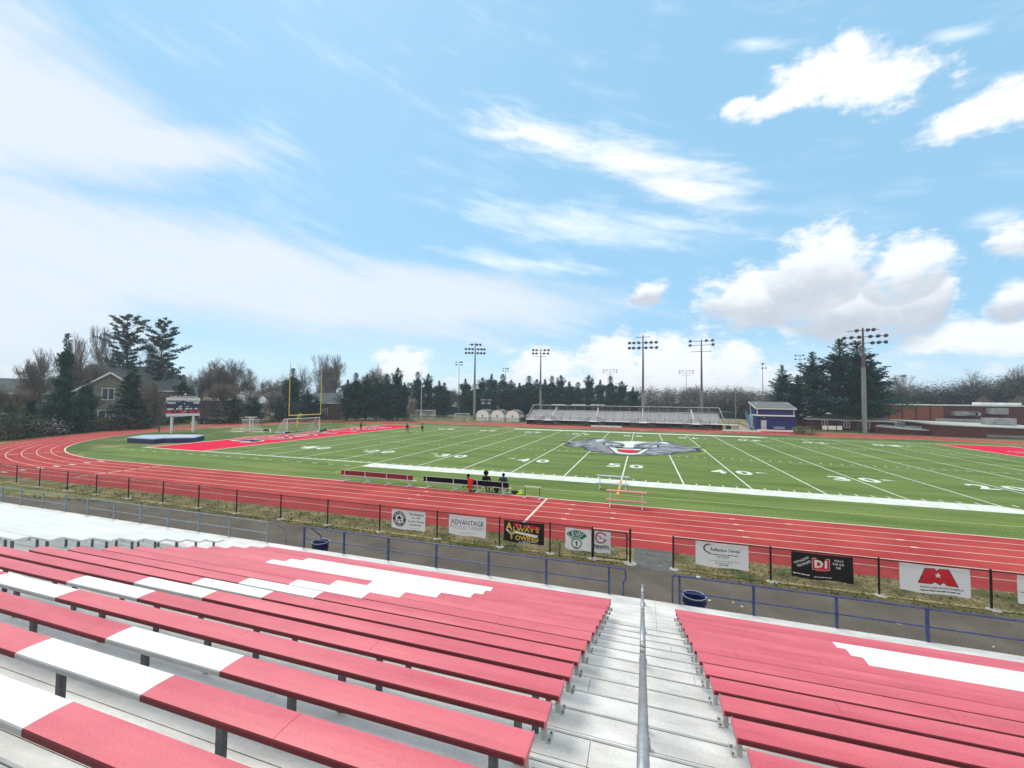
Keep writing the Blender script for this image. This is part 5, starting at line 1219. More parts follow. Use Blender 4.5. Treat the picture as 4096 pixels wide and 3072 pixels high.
light_pole(c4(1382, 460), 22, 'slim floodlight pole whose top sticks out of the left part of the big evergreens', [(.5, 1.4, 1.2, (-1.2, .9), .5), (1.7, 1.4, 1.6, (-1.2, 1.2), .5), (3.2, .5, 1.6, (1.3,), .5)], **sm)
t = thing('flag_pole', 'thin pale pole without a lamp behind the far soccer goal', 'pole', (-64.6, 80.9, 0)); b = MB(); b.tube((0, 0, 0), (0, 0, 15.3), .14, .07, n=8); b.build('shaft', M_pale, t)
b = MB(); b.tube((0, 0, 0), (0, 0, 1.8), .32, .3, n=10); b.build('pad', M_trim, t)
for (x, y, h, lab) in ((-70.3, 99.5, 6.8, 'thin yellow foul pole behind the far left soccer goal'), (35.4, 159.4, 8.2, 'broad yellow foul pole between the far bleachers and the blue building')):
    t = thing('foul_pole', lab, 'foul pole', (x, y, 0)); b = MB(); b.tube((0, 0, 0), (0, 0, h), .14, n=8); b.build('shaft', M_ypost if h < 7 else M_gpole, t)
    b = MB(); b.box(.0, .30 if h < 7 else .9, -.03, .03, h*.45, h); b.build('screen', M_ypost, t)
thin_poles = [(c3(440, 510), c3(440, 660), 175), (c3(690, 520), c3(690, 700), 170), (c3(918, 545), c3(918, 720), 175), (c3(1137, 560), c3(1137, 700), 180), (c3(1345, 560), c3(1345, 710), 175), (c4(668, 840), c4(668, 1060), 150)]
for i, (a_, b2, d) in enumerate(thin_poles):
    pt = at_d(*a_, d); t = thing('net_pole', ('%s bare pole from the left standing in front of the long evergreen row' % ('first', 'second', 'third', 'fourth', 'fifth')[i]) if i < 5 else 'bare grey pole in front of the leafless woods, left of the blue building', 'pole', (pt.x, pt.y, 0), group='bare net poles beyond the far bleachers')
    b = MB(); b.tube((0, 0, 0), (0, 0, pt.z), .16, .12, n=6); b.build('shaft', M_gpole, t)

# far soccer goals, windscreen fence, signs, far scoreboard
soccer_goal('soccer_goal', 'large white soccer goal beyond the far track, around the thin pole', (-63.3, 80.2, 0), R(15), m=M_wpost, net=M_netd)
soccer_goal('soccer_goal', 'small white soccer goal to the left of the light pole and sheds', (-46.9, 72.8, 0), R(20), W=4.2, H=2.0, D=1.2, dt=.6, m=mat('pale green pipe', (.50, .62, .54), .5), net=M_netd)
def screen_fence(pts, h, label, m, cap):
    t = thing('windscreen_fence', label, 'fence', (pts[0][0], pts[0][1], 0)); q = [(p[0]-pts[0][0], p[1]-pts[0][1]) for p in pts]
    mb = MB()
    for i in range(len(q)-1):
        mb.poly([(*q[i], 0), (*q[i+1], 0), (*q[i+1], h), (*q[i], h)])
    mb.build('screen', m, t)
    mb = MB()
    for i in range(len(q)-1): mb.tube((*q[i], h), (*q[i+1], h), .12, n=6)
    mb.build('cap', cap, t)
    for i in range(len(q)-1):
        L = math.hypot(q[i+1][0]-q[i][0], q[i+1][1]-q[i][1]); n = max(1, int(L/4))
        for k in range(n): x = q[i][0]+(q[i+1][0]-q[i][0])*k/n; y = q[i][1]+(q[i+1][1]-q[i][1])*k/n; mb = MB(); mb.tube((x, y+.1, 0), (x, y+.1, h+.02), .05, n=5); mb.build('post', M_drk, t)
M_scr = mat('dark navy windscreen', (.006, .010, .035), .8, scale=.5, col2=(.012, .022, .06)); M_ycap = mat('dull yellow cap', (.42, .30, .13), .6)
screen_fence([(-76, 112), (-66, 112.5), (-52, 117)], 2.9, 'dark navy windscreen fence with a dull yellow cap behind the sheds', M_scr, M_ycap)
screen_fence([(-50, 125), (-20, 135), (15, 138), (42, 136), (50, 130)], 2.4, 'dark low windscreen fence with a pale cap behind the far bleachers', mat('dark green windscreen', (.012, .02, .022), .8), M_gpole)
screen_fence([(39.5, 131), (43.5, 116), (41.5, 98)], 3.6, 'tall dark screen with a red panel between the far bleachers and the blue building', mat('dark brown windscreen', (.03, .014, .018), .8, scale=.3, col2=(.10, .016, .02)), M_gpole)
chain_fence('chain_link_fence', 'low black fence in front of the far goal and the three sheds', [(-74, 56.5), (-68, 62), (-62, 66), (-56, 68.5), (-51, 69.8), (-45, 70.3), (-39, 70.8), (-33, 71.0), (-28, 71.2)], 1.15, mats=(M_black, netmat('far chain link', (.03, .03, .035), .05, .0045)), bases=False, post=.05, top=.03)
for i, (u0, v0, w_, lab) in enumerate(((3299, 1716, .9, 'small white sign in a black frame, leftmost of three under the big evergreens'), (3329, 1717, 1.5, 'middle and widest of three small white signs under the big evergreens'), (3357, 1719, 1.0, 'rightmost of three small white signs, nearest the light pole'))):
    pt = at_y(u0, v0, 71.0); t = thing('sign', lab, 'sign', (pt.x, 71.0, 0)); b = MB(); b.box(-w_/2, w_/2, -.03, .03, .55, 1.4); b.build('panel', M_trim, t)
    b = MB(); b.bar((-w_/2-.06, 0, 0), (-w_/2-.06, 0, 1.6), .08, .08); b.bar((w_/2+.06, 0, 0), (w_/2+.06, 0, 1.6), .08, .08); b.box(-w_/2, w_/2, -.02, .02, 1.42, 1.5); b.build('frame', M_black, t)
pt = at_d(*c3(320, 680), 150); t = thing('scoreboard', 'small dark scoreboard far off in front of the evergreen row', 'scoreboard', (pt.x, pt.y, 0), R(15)); b = MB(); b.box(-2.2, 2.2, -.2, .2, pt.z-1.3, pt.z+1.3); b.build('panel', M_navyp, t)
b = MB(); b.box(-1.9, 1.9, -.26, -.21, pt.z+.5, pt.z+.9); b.box(-1.6, -.5, -.26, -.21, pt.z-.8, pt.z-.1); b.box(.5, 1.6, -.26, -.21, pt.z-.8, pt.z-.1); b.build('marking', M_gink, t)
b = MB(); b.box(-1.7, -1.4, -.1, .1, 0, pt.z-1.3); b.box(1.4, 1.7, -.1, .1, 0, pt.z-1.3); b.build('post', M_drk, t)
for i, u in enumerate((2235, 2315, 2390)):
    pt = at_d(u, 1619, 128); t = thing('dugout_roof', ('left', 'middle', 'right')[i]+' one of three pale flat canopies just above the back rail of the far bleachers', 'canopy', (pt.x, pt.y, 0), group='pale canopies behind the far bleachers'); b = MB(); b.box(-2, 2, -.8, .8, pt.z-.12, pt.z+.12); b.build('roof', M_trim, t)
    b = MB()
    for s in (-1.7, 1.7): b.tube((s, 0, 0), (s, 0, pt.z), .06, n=5)
    b.build('post', M_drk, t)
t = thing('sign_cabinet', 'dark cabinet with two white panels at the track edge in front of the evergreens', 'cabinet', (*[at_z(*((900+1468*.45208), (1300+840*.45208)))[i] for i in (0, 1)], 0), R(20)); b = MB(); b.box(-.9, .9, 0, .3, 0, 1.1); b.build('frame', M_drk, t)
b = MB(); b.box(-.5, .15, -.05, 0, .1, 1.0); b.box(.22, .85, -.05, 0, .1, 1.0); b.build('panel', M_trim, t)

# ------------------------------------------------------------------ school and houses
def brick(name, c1, c2, mort, sc=1.0):
    m = bpy.data.materials.new(name); m.use_nodes = True; nt = m.node_tree; bs = nt.nodes['Principled BSDF']; bs.inputs['Roughness'].default_value = .9
    t_ = nt.nodes.new('ShaderNodeTexCoord'); sp_ = nt.nodes.new('ShaderNodeSeparateXYZ'); nt.links.new(t_.outputs['Object'], sp_.inputs[0])
    ad = nt.nodes.new('ShaderNodeMath'); ad.operation = 'ADD'; nt.links.new(sp_.outputs[0], ad.inputs[0]); nt.links.new(sp_.outputs[1], ad.inputs[1])
    cb = nt.nodes.new('ShaderNodeCombineXYZ'); nt.links.new(ad.outputs[0], cb.inputs[0]); nt.links.new(sp_.outputs[2], cb.inputs[1])
    bt = nt.nodes.new('ShaderNodeTexBrick'); bt.inputs['Scale'].default_value = 4*sc; bt.inputs['Color1'].default_value = (*c1, 1); bt.inputs['Color2'].default_value = (*c2, 1); bt.inputs['Mortar'].default_value = (*mort, 1)
    nt.links.new(cb.outputs[0], bt.inputs['Vector']); nt.links.new(bt.outputs[0], bs.inputs['Base Color']); MATS[name] = m; return m
M_br1 = brick('dark red brick', (.075, .018, .018), (.115, .028, .026), (.08, .045, .04)); M_br2 = brick('orange red brick', (.20, .05, .030), (.28, .08, .045), (.15, .09, .07)); M_croof = mat('pale flat roof', (.34, .39, .35), .9, scale=.3, col2=(.52, .54, .48)); M_glass = mat('grey window glass', (.14, .18, .20), .15, scale=1); M_hvac = mat('grey roof unit', (.20, .22, .24), .6, scale=1, col2=(.32, .35, .37)); M_coping = mat('pale coping', (.62, .70, .64), .6, scale=1)
sch = thing('school_building', 'long low red brick school building with flat roofs beyond the track on the right', 'building', (75, 95, 0))
def SB(nm, m, mb):
    o = mb.build(nm, m, sch); o.matrix_parent_inverse = Matrix.Translation((-75, -95, 0)); return o
b = MB(); b.box(58.5, 150, 100, 130, -1, 5.9); SB('hall_wall', M_br1, b)
for i in range(5):
    b = MB(); x = 60.8+i*2.9; b.box(x, x+2.45, 99.88, 99.97, -1, 5.75); SB('brick_panel', M_br2, b)
b = MB(); b.box(58.2, 150.3, 99.6, 130.3, 5.92, 6.22); SB('roof_edge', M_coping, b)
for x in (83, 87.5): b = MB(); b.box(x, x+3.2, 101, 104, 6.3, 6.85); b.box(x+.4, x+2.8, 101.4, 103.6, 6.22, 6.3); SB('skylight', M_wtrim, b)
# middle and low wings, standing on the slightly lower ground behind the track
def wing(pts, back, wn, rn):
    fr = []
    for u, vb, vt in pts:
        g_ = at_z(*c5(u, vb)); t_ = at_d(*c5(u, vt), math.hypot(g_.x-CX, g_.y-CY)); fr.append((g_.x, g_.y, t_.z))
    zt = sum(q[2] for q in fr)/len(fr); fr = [(x, y, zt+(z-zt)*.6) for x, y, z in fr]
    b = MB(); bk = [(x+back[0], y+back[1], z+back[2]) for x, y, z in fr]
    for i in range(len(fr)-1): b.poly([(*fr[i][:2], -1.5), (*fr[i+1][:2], -1.5), fr[i+1], fr[i]])
    for e in (0, -1): b.poly([(*fr[e][:2], -1.5), fr[e], bk[e], (*bk[e][:2], -1.5)])
    for i in range(len(fr)-1): b.poly([(*bk[i][:2], -1.5), (*bk[i+1][:2], -1.5), bk[i+1], bk[i]])
    SB(wn, M_br1, b); b = MB()
    up = Vector((0, 0, .22)); lo = Vector((0, 0, .02)); out = Vector((0, -.35, 0))
    F1 = [Vector(p)+lo+out for p in fr]; F2 = [Vector(p)+up+out for p in fr]; G2 = [Vector(p)+up for p in bk]; G1 = [Vector(p)+lo for p in bk]
    for i in range(len(fr)-1): b.poly([F1[i], F1[i+1], F2[i+1], F2[i]]); b.poly([F2[i], F2[i+1], G2[i+1], G2[i]]); b.poly([G1[i], G1[i+1], F1[i+1], F1[i]])
    b.poly([F1[0], F2[0], G2[0], G1[0]]); b.poly([F1[-1], F2[-1], G2[-1], G1[-1]])
    SB(rn, M_croof, b); return fr
WF = wing([(1215, 1368, 1236), (1730, 1388, 1266), (2211, 1402, 1290), (2900, 1425, 1325)], (2, 20, .1), 'wing_wall', 'wing_roof')
wing([(560, 1334, 1252), (950, 1352, 1302), (1215, 1362, 1318)], (4, 6, .1), 'low_wing_wall', 'low_wing_roof')
for (u, v, w_, h, dy) in ((3588, 1695, 3.0, 1.0, 80), (3697, 1718, 6.5, 1.2, 73.0), (3868, 1655, 4.2, 1.1, 98), (3895, 1656, 2.8, .9, 98), (4000, 1645, 3.2, 1.5, 98), (4010, 1688, 4.4, 1.5, 76), (3850, 1683, 8, .7, 92), (3575, 1708, 7, .5, 79)):
    pt = at_y(u, v, dy); b = MB(); b.box(pt.x-w_/2, pt.x+w_/2, dy, dy+2.0, pt.z-h/2, pt.z+h/2); b.box(pt.x-w_*.3, pt.x+w_*.1, dy-.1, dy, pt.z-h*.3, pt.z+h*.3); SB('roof_unit', M_hvac, b)
for (u, v, w_) in ((3992, 1745, 3.1), (4078, 1748, 3.4)):
    g_ = at_z(u, v+12); pt = at_d(u, v, math.hypot(g_.x-CX, g_.y-CY)-.15); b = MB(); b.box(pt.x-w_/2, pt.x+w_/2, pt.y-.1, pt.y+.1, pt.z-.25, pt.z+.25); wn = SB('window', M_glass, b)
for (u, v, w_, h, m, nm) in ((3760, 1708, .6, .7, M_trim, 'vent'), (3861, 1734, .5, .5, M_trim, 'wall_light'), (3497, 1727, 1.0, 1.2, M_bag, 'door'), (3691, 1697, .5, .3, M_trim, 'vent')):
    pt = at_y(u, v, 77.5); b = MB(); b.box(pt.x-w_/2, pt.x+w_/2, 77.2, 77.4, max(0, pt.z-h/2), pt.z+h/2); SB(nm, m, b)
# small brick houses under the pines
M_hr = mat('pale house roof', (.36, .40, .38), .9, scale=.6); M_wall1 = mat('tan stone wall', (.17, .16, .125), .9, scale=1.2, col2=(.24, .225, .18)); M_groof = grain(mat('blue grey shingle roof', (.085, .105, .110), .95, scale=.8, col2=(.125, .145, .145)), 3, .15)
def house(name, label, u, dist, x0, x1, ze, zr, wall, roof, depth=9, wins=(), gable=False, chim=False, doors=()):
    """u: picture column of the middle; x0..x1 width in metres around it; ze eaves, zr ridge"""
    pt = at_d(u, 1600, dist); ang = math.atan2(pt.x-CX, pt.y-CY); t = thing(name, label, 'house', (pt.x, pt.y, 0), -ang)
    mb = MB(); mb.box(x0, x1, 0, depth, 0, ze); mb.build('wall', wall, t)
    mb = MB(); o_ = .5
    if gable:
        xm = (x0+x1)/2; mb.poly([(x0-o_, -o_, ze-.1), (xm, -o_, zr), (xm, depth+o_, zr), (x0-o_, depth+o_, ze-.1)]); mb.poly([(xm, -o_, zr), (x1+o_, -o_, ze-.1), (x1+o_, depth+o_, ze-.1), (xm, depth+o_, zr)])
        mb.build('roof', roof, t); mb = MB(); mb.poly([(x0, 0, ze), (x1, 0, ze), (xm, 0, zr-.15)]); mb.build('gable_wall', wall, t)
        mb = MB(); mb.bar((x0-o_, -o_-.05, ze-.12), (xm, -o_-.05, zr-.05), .08, .3); mb.bar((x1+o_, -o_-.05, ze-.12), (xm, -o_-.05, zr-.05), .08, .3); mb.build('fascia', M_wtrim, t)
    else:
        ym = depth/2; hp_ = min(3, (x1-x0)*.2)
        mb.poly([(x0-o_, -o_, ze-.1), (x1+o_, -o_, ze-.1), (x1-hp_, ym, zr), (x0+hp_, ym, zr)]); mb.poly([(x1+o_, depth+o_, ze-.1), (x0-o_, depth+o_, ze-.1), (x0+hp_, ym, zr), (x1-hp_, ym, zr)])
        mb.poly([(x1+o_, -o_, ze-.1), (x1+o_, depth+o_, ze-.1), (x1-hp_, ym, zr)]); mb.poly([(x0-o_, depth+o_, ze-.1), (x0-o_, -o_, ze-.1), (x0+hp_, ym, zr)]); rf = mb.build('roof', roof, t)
        mb = MB(); mb.box(x0-o_, x1+o_, -o_-.05, -o_, ze-.25, ze-.02); mb.build('gutter', M_trim, t)
        if chim: mb = MB(); mb.box((x0+x1)/2, (x0+x1)/2+.8, ym-.4, ym+.4, zr-1, zr+.9); mb.build('chimney', M_br1, rf)
    for (wx, wz, ww, wh) in wins:
        mb = MB(); mb.box(wx-ww/2, wx+ww/2, -.06, -.02, wz-wh/2, wz+wh/2); w1 = mb.build('window', M_drk, t)
        mb = MB()
        for a_, c_, d_, e_ in ((wx-ww/2-.1, wx+ww/2+.1, wz+wh/2, wz+wh/2+.1), (wx-ww/2-.1, wx+ww/2+.1, wz-wh/2-.1, wz-wh/2), (wx-ww/2-.1, wx-ww/2, wz-wh/2, wz+wh/2), (wx+ww/2, wx+ww/2+.1, wz-wh/2, wz+wh/2), (wx-.05, wx+.05, wz-wh/2, wz+wh/2)): mb.box(a_, c_, -.10, -.03, d_, e_)
        mb.build('frame', M_wtrim, w1)
    return t
c1 = lambda u, v: (u*.45208, 1200+v*.45208); c2f = lambda u, v: (900+u*.45208, 1300+v*.45208)
def mscale(dist, du): return du*.45208/1663*dist    # metres of a width in crop pixels (rough)
house('stone_house', 'large stone house with a tall window, half hidden by the blue spruce behind the scoreboard', c1(935, 0)[0], 112, -4.2, 5.2, 6.6, 10.5, M_wall1, M_groof, 12, wins=((0.3, 6.3, 1.6, 2.1), (.1, 1.9, 2.0, 2.4), (3.8, 1.9, .7, 1.4)), gable=True)
house('stone_house', 'broad hipped wing of the stone house with a grey roof, behind the pines', c1(1130, 0)[0], 118, -9, 9.5, 7.2, 12.6, M_wall1, M_groof, 14, wins=((6, 4.5, 1.2, 1.6), (9.5, 4.5, 1.2, 1.6)))
house('grey_house', 'low grey house with one white window at the far left', c1(260, 0)[0], 125, -13, 9, 6.3, 9.2, mat('grey siding', (.15, .16, .165), .9, scale=.5), M_groof, 10, wins=((2.2, 3.8, 1.5, 1.7), (6.8, 3.8, 1.2, 1.6)))
house('brick_house', 'brick house with a grey roof and a porch behind the goal post', c2f(870, 0)[0], 124, -4.0, 4.5, 4.6, 7.4, M_br1, M_groof, 9, wins=((-2, 2.2, 1.2, 1.3), (.5, 2.2, 1.2, 1.3)))
house('tan_roofed_house', 'low house with a tan roof right of the scoreboard', c1(1960, 0)[0], 150, -5, 5, 5.0, 7.0, mat('dull red siding', (.16, .10, .09), .9), mat('tan roof', (.34, .27, .18), .9, scale=1), 8, wins=((2, 3, 1.2, 1.2),))
house('white_house', 'small pale house with a red brown base between the goal post and the scoreboard', c1(2190, 0)[0], 150, -5, 6, 4.2, 6.6, mat('pale siding', (.45, .42, .38), .9, scale=.6), M_hr, 8, wins=((0, 2.4, 1.2, 1.2),))
house('brick_house', 'low brick house seen between the trunks of the big evergreens', 3258, 132, -5, 4, 2.6, 4.4, M_br2, M_hr, 8, wins=((-2, 1.6, 1.0, 1.3), (1.5, 1.6, 1.0, 1.3)))
house('brick_house', 'second low house with pale roof right behind the evergreen trunks near the pole', 3385, 122, -7.5, 8, 2.5, 3.6, M_br1, M_hr, 8, wins=((-4, 1.4, .9, 1.3), (0, 1.4, .9, 1.3), (3.5, 1.4, .9, 1.3)))

# parked car left of the goal
pt = at_z(*c1(1870, 1097)); t = thing('parked_car', 'black car with a white front parked behind the track, right of the scoreboard', 'car', (pt.x-1, pt.y+.6, 0), math.atan2(3.0, 1.0))
prof = [(-2.3, .35), (-2.35, .85), (-1.9, 1.0), (-1.4, 1.5), (.5, 1.55), (1.25, 1.05), (2.2, .9), (2.35, .6), (2.3, .35)]
b = MB(); w_ = .88; n = len(prof)
b.poly([(x, -w_, z) for x, z in prof]); b.poly([(x, w_, z) for x, z in prof][::-1])
for i in range(n): p, q = prof[i], prof[(i+1) % n]; b.poly([(p[0], -w_, p[1]), (p[0], w_, p[1]), (q[0], w_, q[1]), (q[0], -w_, q[1])])
b.build('body', mat('black car paint', (.006, .006, .01), .25), t)
b = MB(); b.box(2.3, 2.4, -.7, .7, .5, .8); b.box(1.9, 2.33, -.8, .8, .75, .93); b.build('bumper', M_wtrim, t)
b = MB(); b.poly([(1.27, -.75, 1.08), (1.27, .75, 1.08), (.56, .7, 1.53), (.56, -.7, 1.53)]); b.poly([(-.9, -.89, 1.05), (.9, -.89, 1.05), (.4, -.89, 1.46), (-.9, -.89, 1.46)]); b.build('window', M_glass, t)
for x in (-1.45, 1.45):
    for y in (-.85, .85): b = MB(); b.tube((x, y-.1, .34), (x, y+.1, .34), .34, n=14); wh = b.build('wheel', M_bag, t); b = MB(); b.tube((x, y-.11, .34), (x, y+.11, .34), .18, n=10); b.build('rim', M_gink, wh)
b = MB(); b.ball((2.36, -.6, .7), .06, .12, .08, n=6); b.build('headlight', M_wtrim, t); b = MB(); b.ball((2.36, .6, .7), .06, .12, .08, n=6); b.build('headlight', M_wtrim, t)
t = thing('barrier', 'low white barrier lying on the outer edge of the track left of the parked car', 'barrier', (*at_z(*c1(1770, 1095)).xy, 0), R(70)); b = MB(); b.prism([(-1.7, -.2), (1.7, -.2), (1.7, .2), (-1.7, .2)], 0, .38); b.box(-1.6, 1.6, -.12, .12, .38, .5); b.build('block', M_trim, t)

# ------------------------------------------------------------------ trees
def leafmat(name, c, v=.35):
    m = mat(name, c, .85, var=v, scale=.9, spec=.2); return m
M_n1 = leafmat('dark needles', (.022, .082, .060)); M_n2 = leafmat('mid needles', (.040, .130, .082)); M_n3 = leafmat('blue needles', (.036, .118, .104)); M_n4 = leafmat('olive needles', (.055, .070, .030))
M_g1 = leafmat('green spruce needles', (.022, .080, .045)); M_bark = mat('grey brown bark', (.075, .060, .050), .95, scale=3, col2=(.13, .11, .095), bump=.5); M_twig = mat('grey twigs', (.13, .105, .09), .9, scale=2, col2=(.19, .16, .135))
M_twig2 = mat('reddish twigs', (.14, .115, .105), .9, scale=2, col2=(.20, .165, .15)); M_bud = mat('tan buds', (.26, .21, .14), .9, scale=2, col2=(.34, .28, .20)); M_bloss = mat('pale blossom', (.36, .33, .31), .9, scale=2, col2=(.50, .46, .44)); M_lg = mat('fresh leaves', (.13, .16, .06), .9, scale=2, col2=(.19, .22, .09))
M_bush = leafmat('dark bush leaves', (.024, .048, .024)); M_bush2 = leafmat('green bush leaves', (.05, .095, .03)); M_bush3 = leafmat('brown bush twigs', (.075, .055, .045))
rnd = random.Random(11)
def rv(): 
    while True:
        p = (rnd.uniform(-1, 1), rnd.uniform(-1, 1), rnd.uniform(-1, 1))
        if p[0]**2+p[1]**2+p[2]**2 <= 1: return p
def tuft(mb, c, rx, ry, rz, n, s, mi=0, axis=None):
    for _ in range(n):
        q = rv(); x, y, z = c[0]+q[0]*rx, c[1]+q[1]*ry, c[2]+q[2]*rz
        a = rnd.uniform(0, 6.283); e = rnd.uniform(-.5, .7); L = s*rnd.uniform(.7, 1.5); w = L*.32
        dx, dy, dz = math.cos(a)*math.cos(e)*L, math.sin(a)*math.cos(e)*L, math.sin(e)*L
        i = len(mb.v); mb.v += [(x-dy/L*w, y+dx/L*w, z), (x+dy/L*w, y-dx/L*w, z+w*.3), (x+dx, y+dy, z+dz)]
        mb.f.append((i, i+1, i+2)); mb.m.append(mi)
def conifer(H, W, base, prof, nb, tilt, dens, s, flat, mats, crown_lo=.3, bend=0, split=False):
    """unit conifer: prof(t) gives branch length (share of W) at height share t"""
    tr = MB(); n = 8; px = 0; py = 0; pts = []
    for k in range(n+1): pts.append((bend*math.sin(k*.8)*.3, bend*math.cos(k*.6)*.2, H*.97*k/n))
    tr.path(pts, H*.020, 7, 0, r1=H*.004)
    cr = MB(); ga = 2.399
    for k in range(nb):
        t = base+(1-base)*((k+rnd.random()*.6)/nb)**.92; L = W*prof(t)*rnd.uniform(.66, 1.12); a = k*ga+rnd.uniform(-.4, .4); z0 = H*t
        up = tilt(t)+rnd.uniform(-.08, .10); m = rnd.choice((0, 0, 1, 1, 2))
        ns = 6 if L > 1.2 else 4
        p_prev = (0, 0, z0)
        for j in range(1, ns+1):
            f = j/ns; r = L*f; z = z0+r*up+L*.10*f*f
            p = (math.cos(a+.06*math.sin(j+k))*r, math.sin(a+.06*math.sin(j+k))*r, z)
            if L > .8: tr.tube(p_prev, p, H*.0030*(1.3-f), H*.0030*(1.1-f), 3, 0, False)
            p_prev = p
            if f < crown_lo*(1.6 if t > .85 else 1): continue
            wd = L*.18*(1.25-f*.7)+s*(.25 if t > .8 else .55)
            tuft(cr, p, wd, wd, wd*flat, int(dens*(1.2-f*.5)*(.5 if t > .8 and base < .3 else 1)), s*(.6 if t > .8 and base < .3 else 1), m)
    tuft(cr, (0, 0, H*.96), s*.25, s*.25, s*.9, int(dens*.35), s*.6, 0)
    return tr, cr
def mk(name, proto, mats, label, cat='tree', bark=None):
    tr, cr = proto; t = thing(name, label, cat); tr.build('trunk', bark or M_bark, t); cr.build('crown', mats, t); return t
PARK = []
def proto(fn):
    o = fn(); PARK.append([o, False]); return len(PARK)-1
def put(pi, x, y, h, wscale, label, group, name=None, rz=None, H0=10.0):
    o, used = PARK[pi]; s = h/H0; ws = wscale*s; rz = rnd.uniform(0, 6.28) if rz is None else rz
    if used: o = dup(o, (x, y, 0), rz, (ws, ws, s))
    else: o.location = (x, y, 0); o.rotation_euler = (0, 0, rz); o.scale = (ws, ws, s); PARK[pi][1] = True
    o['label'] = label
    if group: o['group'] = group
    elif 'group' in o: del o['group']
    if name: o.name = name
    return o
def tree(pi, u, v, d, wpx, label, group=None, W0=None, **k):
    """u, v: picture point of the tree top; d: distance; wpx: half width of the crown in picture pixels"""
    p = at_d(u, v, d); a = math.atan2(-(p.x-CX), p.y-CY)-YAW
    mpp = d*math.cos(a)/FPX/ (1.0)        # metres per picture pixel across the view there
    halfw = wpx*mpp*math.cos(a) if abs(a) < .8 else wpx*mpp*.75
    s = p.z/10.0
    return put(pi, p.x, p.y, p.z, halfw/(W0*s), label, group, **k)
# prototypes, all 10 m tall
den = [proto(lambda sd=sd: (rnd.seed(sd), mk('evergreen_tree', conifer(10, 2.9, .03, lambda t: min(1, ((1-t)*1.9+.02)**.85)*(.80+.32*math.sin(t*17+sd*2)), 120, lambda t: .12+.45*t, 34, .34, .6, None, .2), [M_n1, M_n2, M_n3], 'x'))[1]) for sd in (1, 2, 3)]
pin = [proto(lambda sd=sd: (rnd.seed(sd), mk('pine_tree', conifer(10, 2.6, .33, lambda t: (math.sin(min(1, (t-.25)/.62)*math.pi*.5+.25)*1.0 if t < .80 else 1-(t-.80)*2.6)*(.82+.3*math.sin(t*31+sd)), 74, lambda t: -.02+.26*t, 42, .26, .22, None, .34, bend=.5), [M_n1, M_n4, M_n3], 'x'))[1]) for sd in (5, 6)]
wid = [proto(lambda sd=sd: (rnd.seed(sd), mk('evergreen_tree', conifer(10, 3.2, .16, lambda t: min(1, (1-t)*1.5+.06)*(.74+.5*abs(math.sin(t*15+sd))), 105, lambda t: .04+.42*t, 50, .24, .17, None, .15), [M_n1, M_n3, M_n2], 'x'))[1]) for sd in (8, 9, 10)]
fir = proto(lambda: (rnd.seed(21), mk('fir_tree', conifer(10, 2.2, .02, lambda t: (1.0 if t < .45 else .72-(t-.45)*1.02)*(.85+.3*math.sin(t*29)), 130, lambda t: .05+.25*t, 44, .28, .55, None, .2), [M_n1, M_n2, M_n3], 'x'))[1])
spr = proto(lambda: (rnd.seed(22), mk('spruce_tree', conifer(10, 3.2, .02, lambda t: (1-t)*1.0+.05, 130, lambda t: -.05+.15*t, 44, .28, .5, None, .2), [M_g1, M_n2, M_g1], 'x'))[1])
def bare(sd, spread=1.0, twigs=1.0, bud=.25, mats=None, leaf=None, lo=.25, H=10):
    rnd.seed(sd); tr = MB(); cr = MB()
    def grow(p, d, L, r, lev):
        segs = 3; q = Vector(p)
        for j in range(segs):
            d2 = (d+Vector(rv())*.16+Vector((0, 0, .06))).normalized(); q2 = q+d2*L/segs
            if lev < 3: tr.tube(q, q2, r*(1-.25*j/segs), r*(1-.25*(j+1)/segs), 6 if lev == 0 else 4, 0, False)
            elif lev == 3: tr.tube(q, q2, r*.8, r*.6, 3, 0, False)
            else:
                sd_ = d2.orthogonal().normalized()*max(r, .019); i = len(cr.v); cr.v += [tuple(q-sd_), tuple(q+sd_), tuple(q2+sd_*.5), tuple(q2-sd_*.5)]; cr.f.append((i, i+1, i+2, i+3)); cr.m.append(0)
                if rnd.random() < bud: tuft(cr, tuple(q2), .10, .10, .10, 1, leaf or .10, 1)
            q = q2; d = d2
            if lev < 5 and (lev > 0 or j > 0):
                nk_ = rnd.choice((1, 2)) if lev < 3 else rnd.choice((1, 2, 2))
                for _ in range(max(1, int(nk_*twigs+.3))):
                    ax = Vector(rv()); ax = (ax-d*ax.dot(d)).normalized(); an = rnd.uniform(.35, .85)*spread
                    nd = (d*math.cos(an)+ax*math.sin(an)).normalized(); grow(q, nd, L*rnd.uniform(.55, .78), r*.55, lev+1)
        if lev < 5: grow(q, d, L*.7, r*.7, lev+1)
    grow((0, 0, 0), Vector((0, 0, 1)), 4.2, .16, 0)
    zm = max(v[2] for v in cr.v) if cr.v else 10; k = H/zm
    for mb in (tr, cr): mb.v = [(v[0]*k, v[1]*k, v[2]*k) for v in mb.v]
    return tr, cr
def rad(o): return max(math.hypot(v.co.x, v.co.y) for c in o.children for v in c.data.vertices)*.85
bar_ = [proto(lambda sd=sd: mk('bare_tree', bare(sd, bud=.2), [M_twig, M_bud], 'x')) for sd in (31, 32, 33)]
bud_ = [proto(lambda sd=sd: mk('budding_tree', bare(sd, bud=.75, leaf=.16), [M_twig2, M_bud], 'x')) for sd in (41, 42)]
blo_ = [proto(lambda sd=sd: mk('blossom_tree', bare(sd, bud=1.0, leaf=.24), [M_twig, M_bloss], 'x')) for sd in (51,)]
RADS = {i: rad(PARK[i][0])*.86 for i in range(len(PARK))}
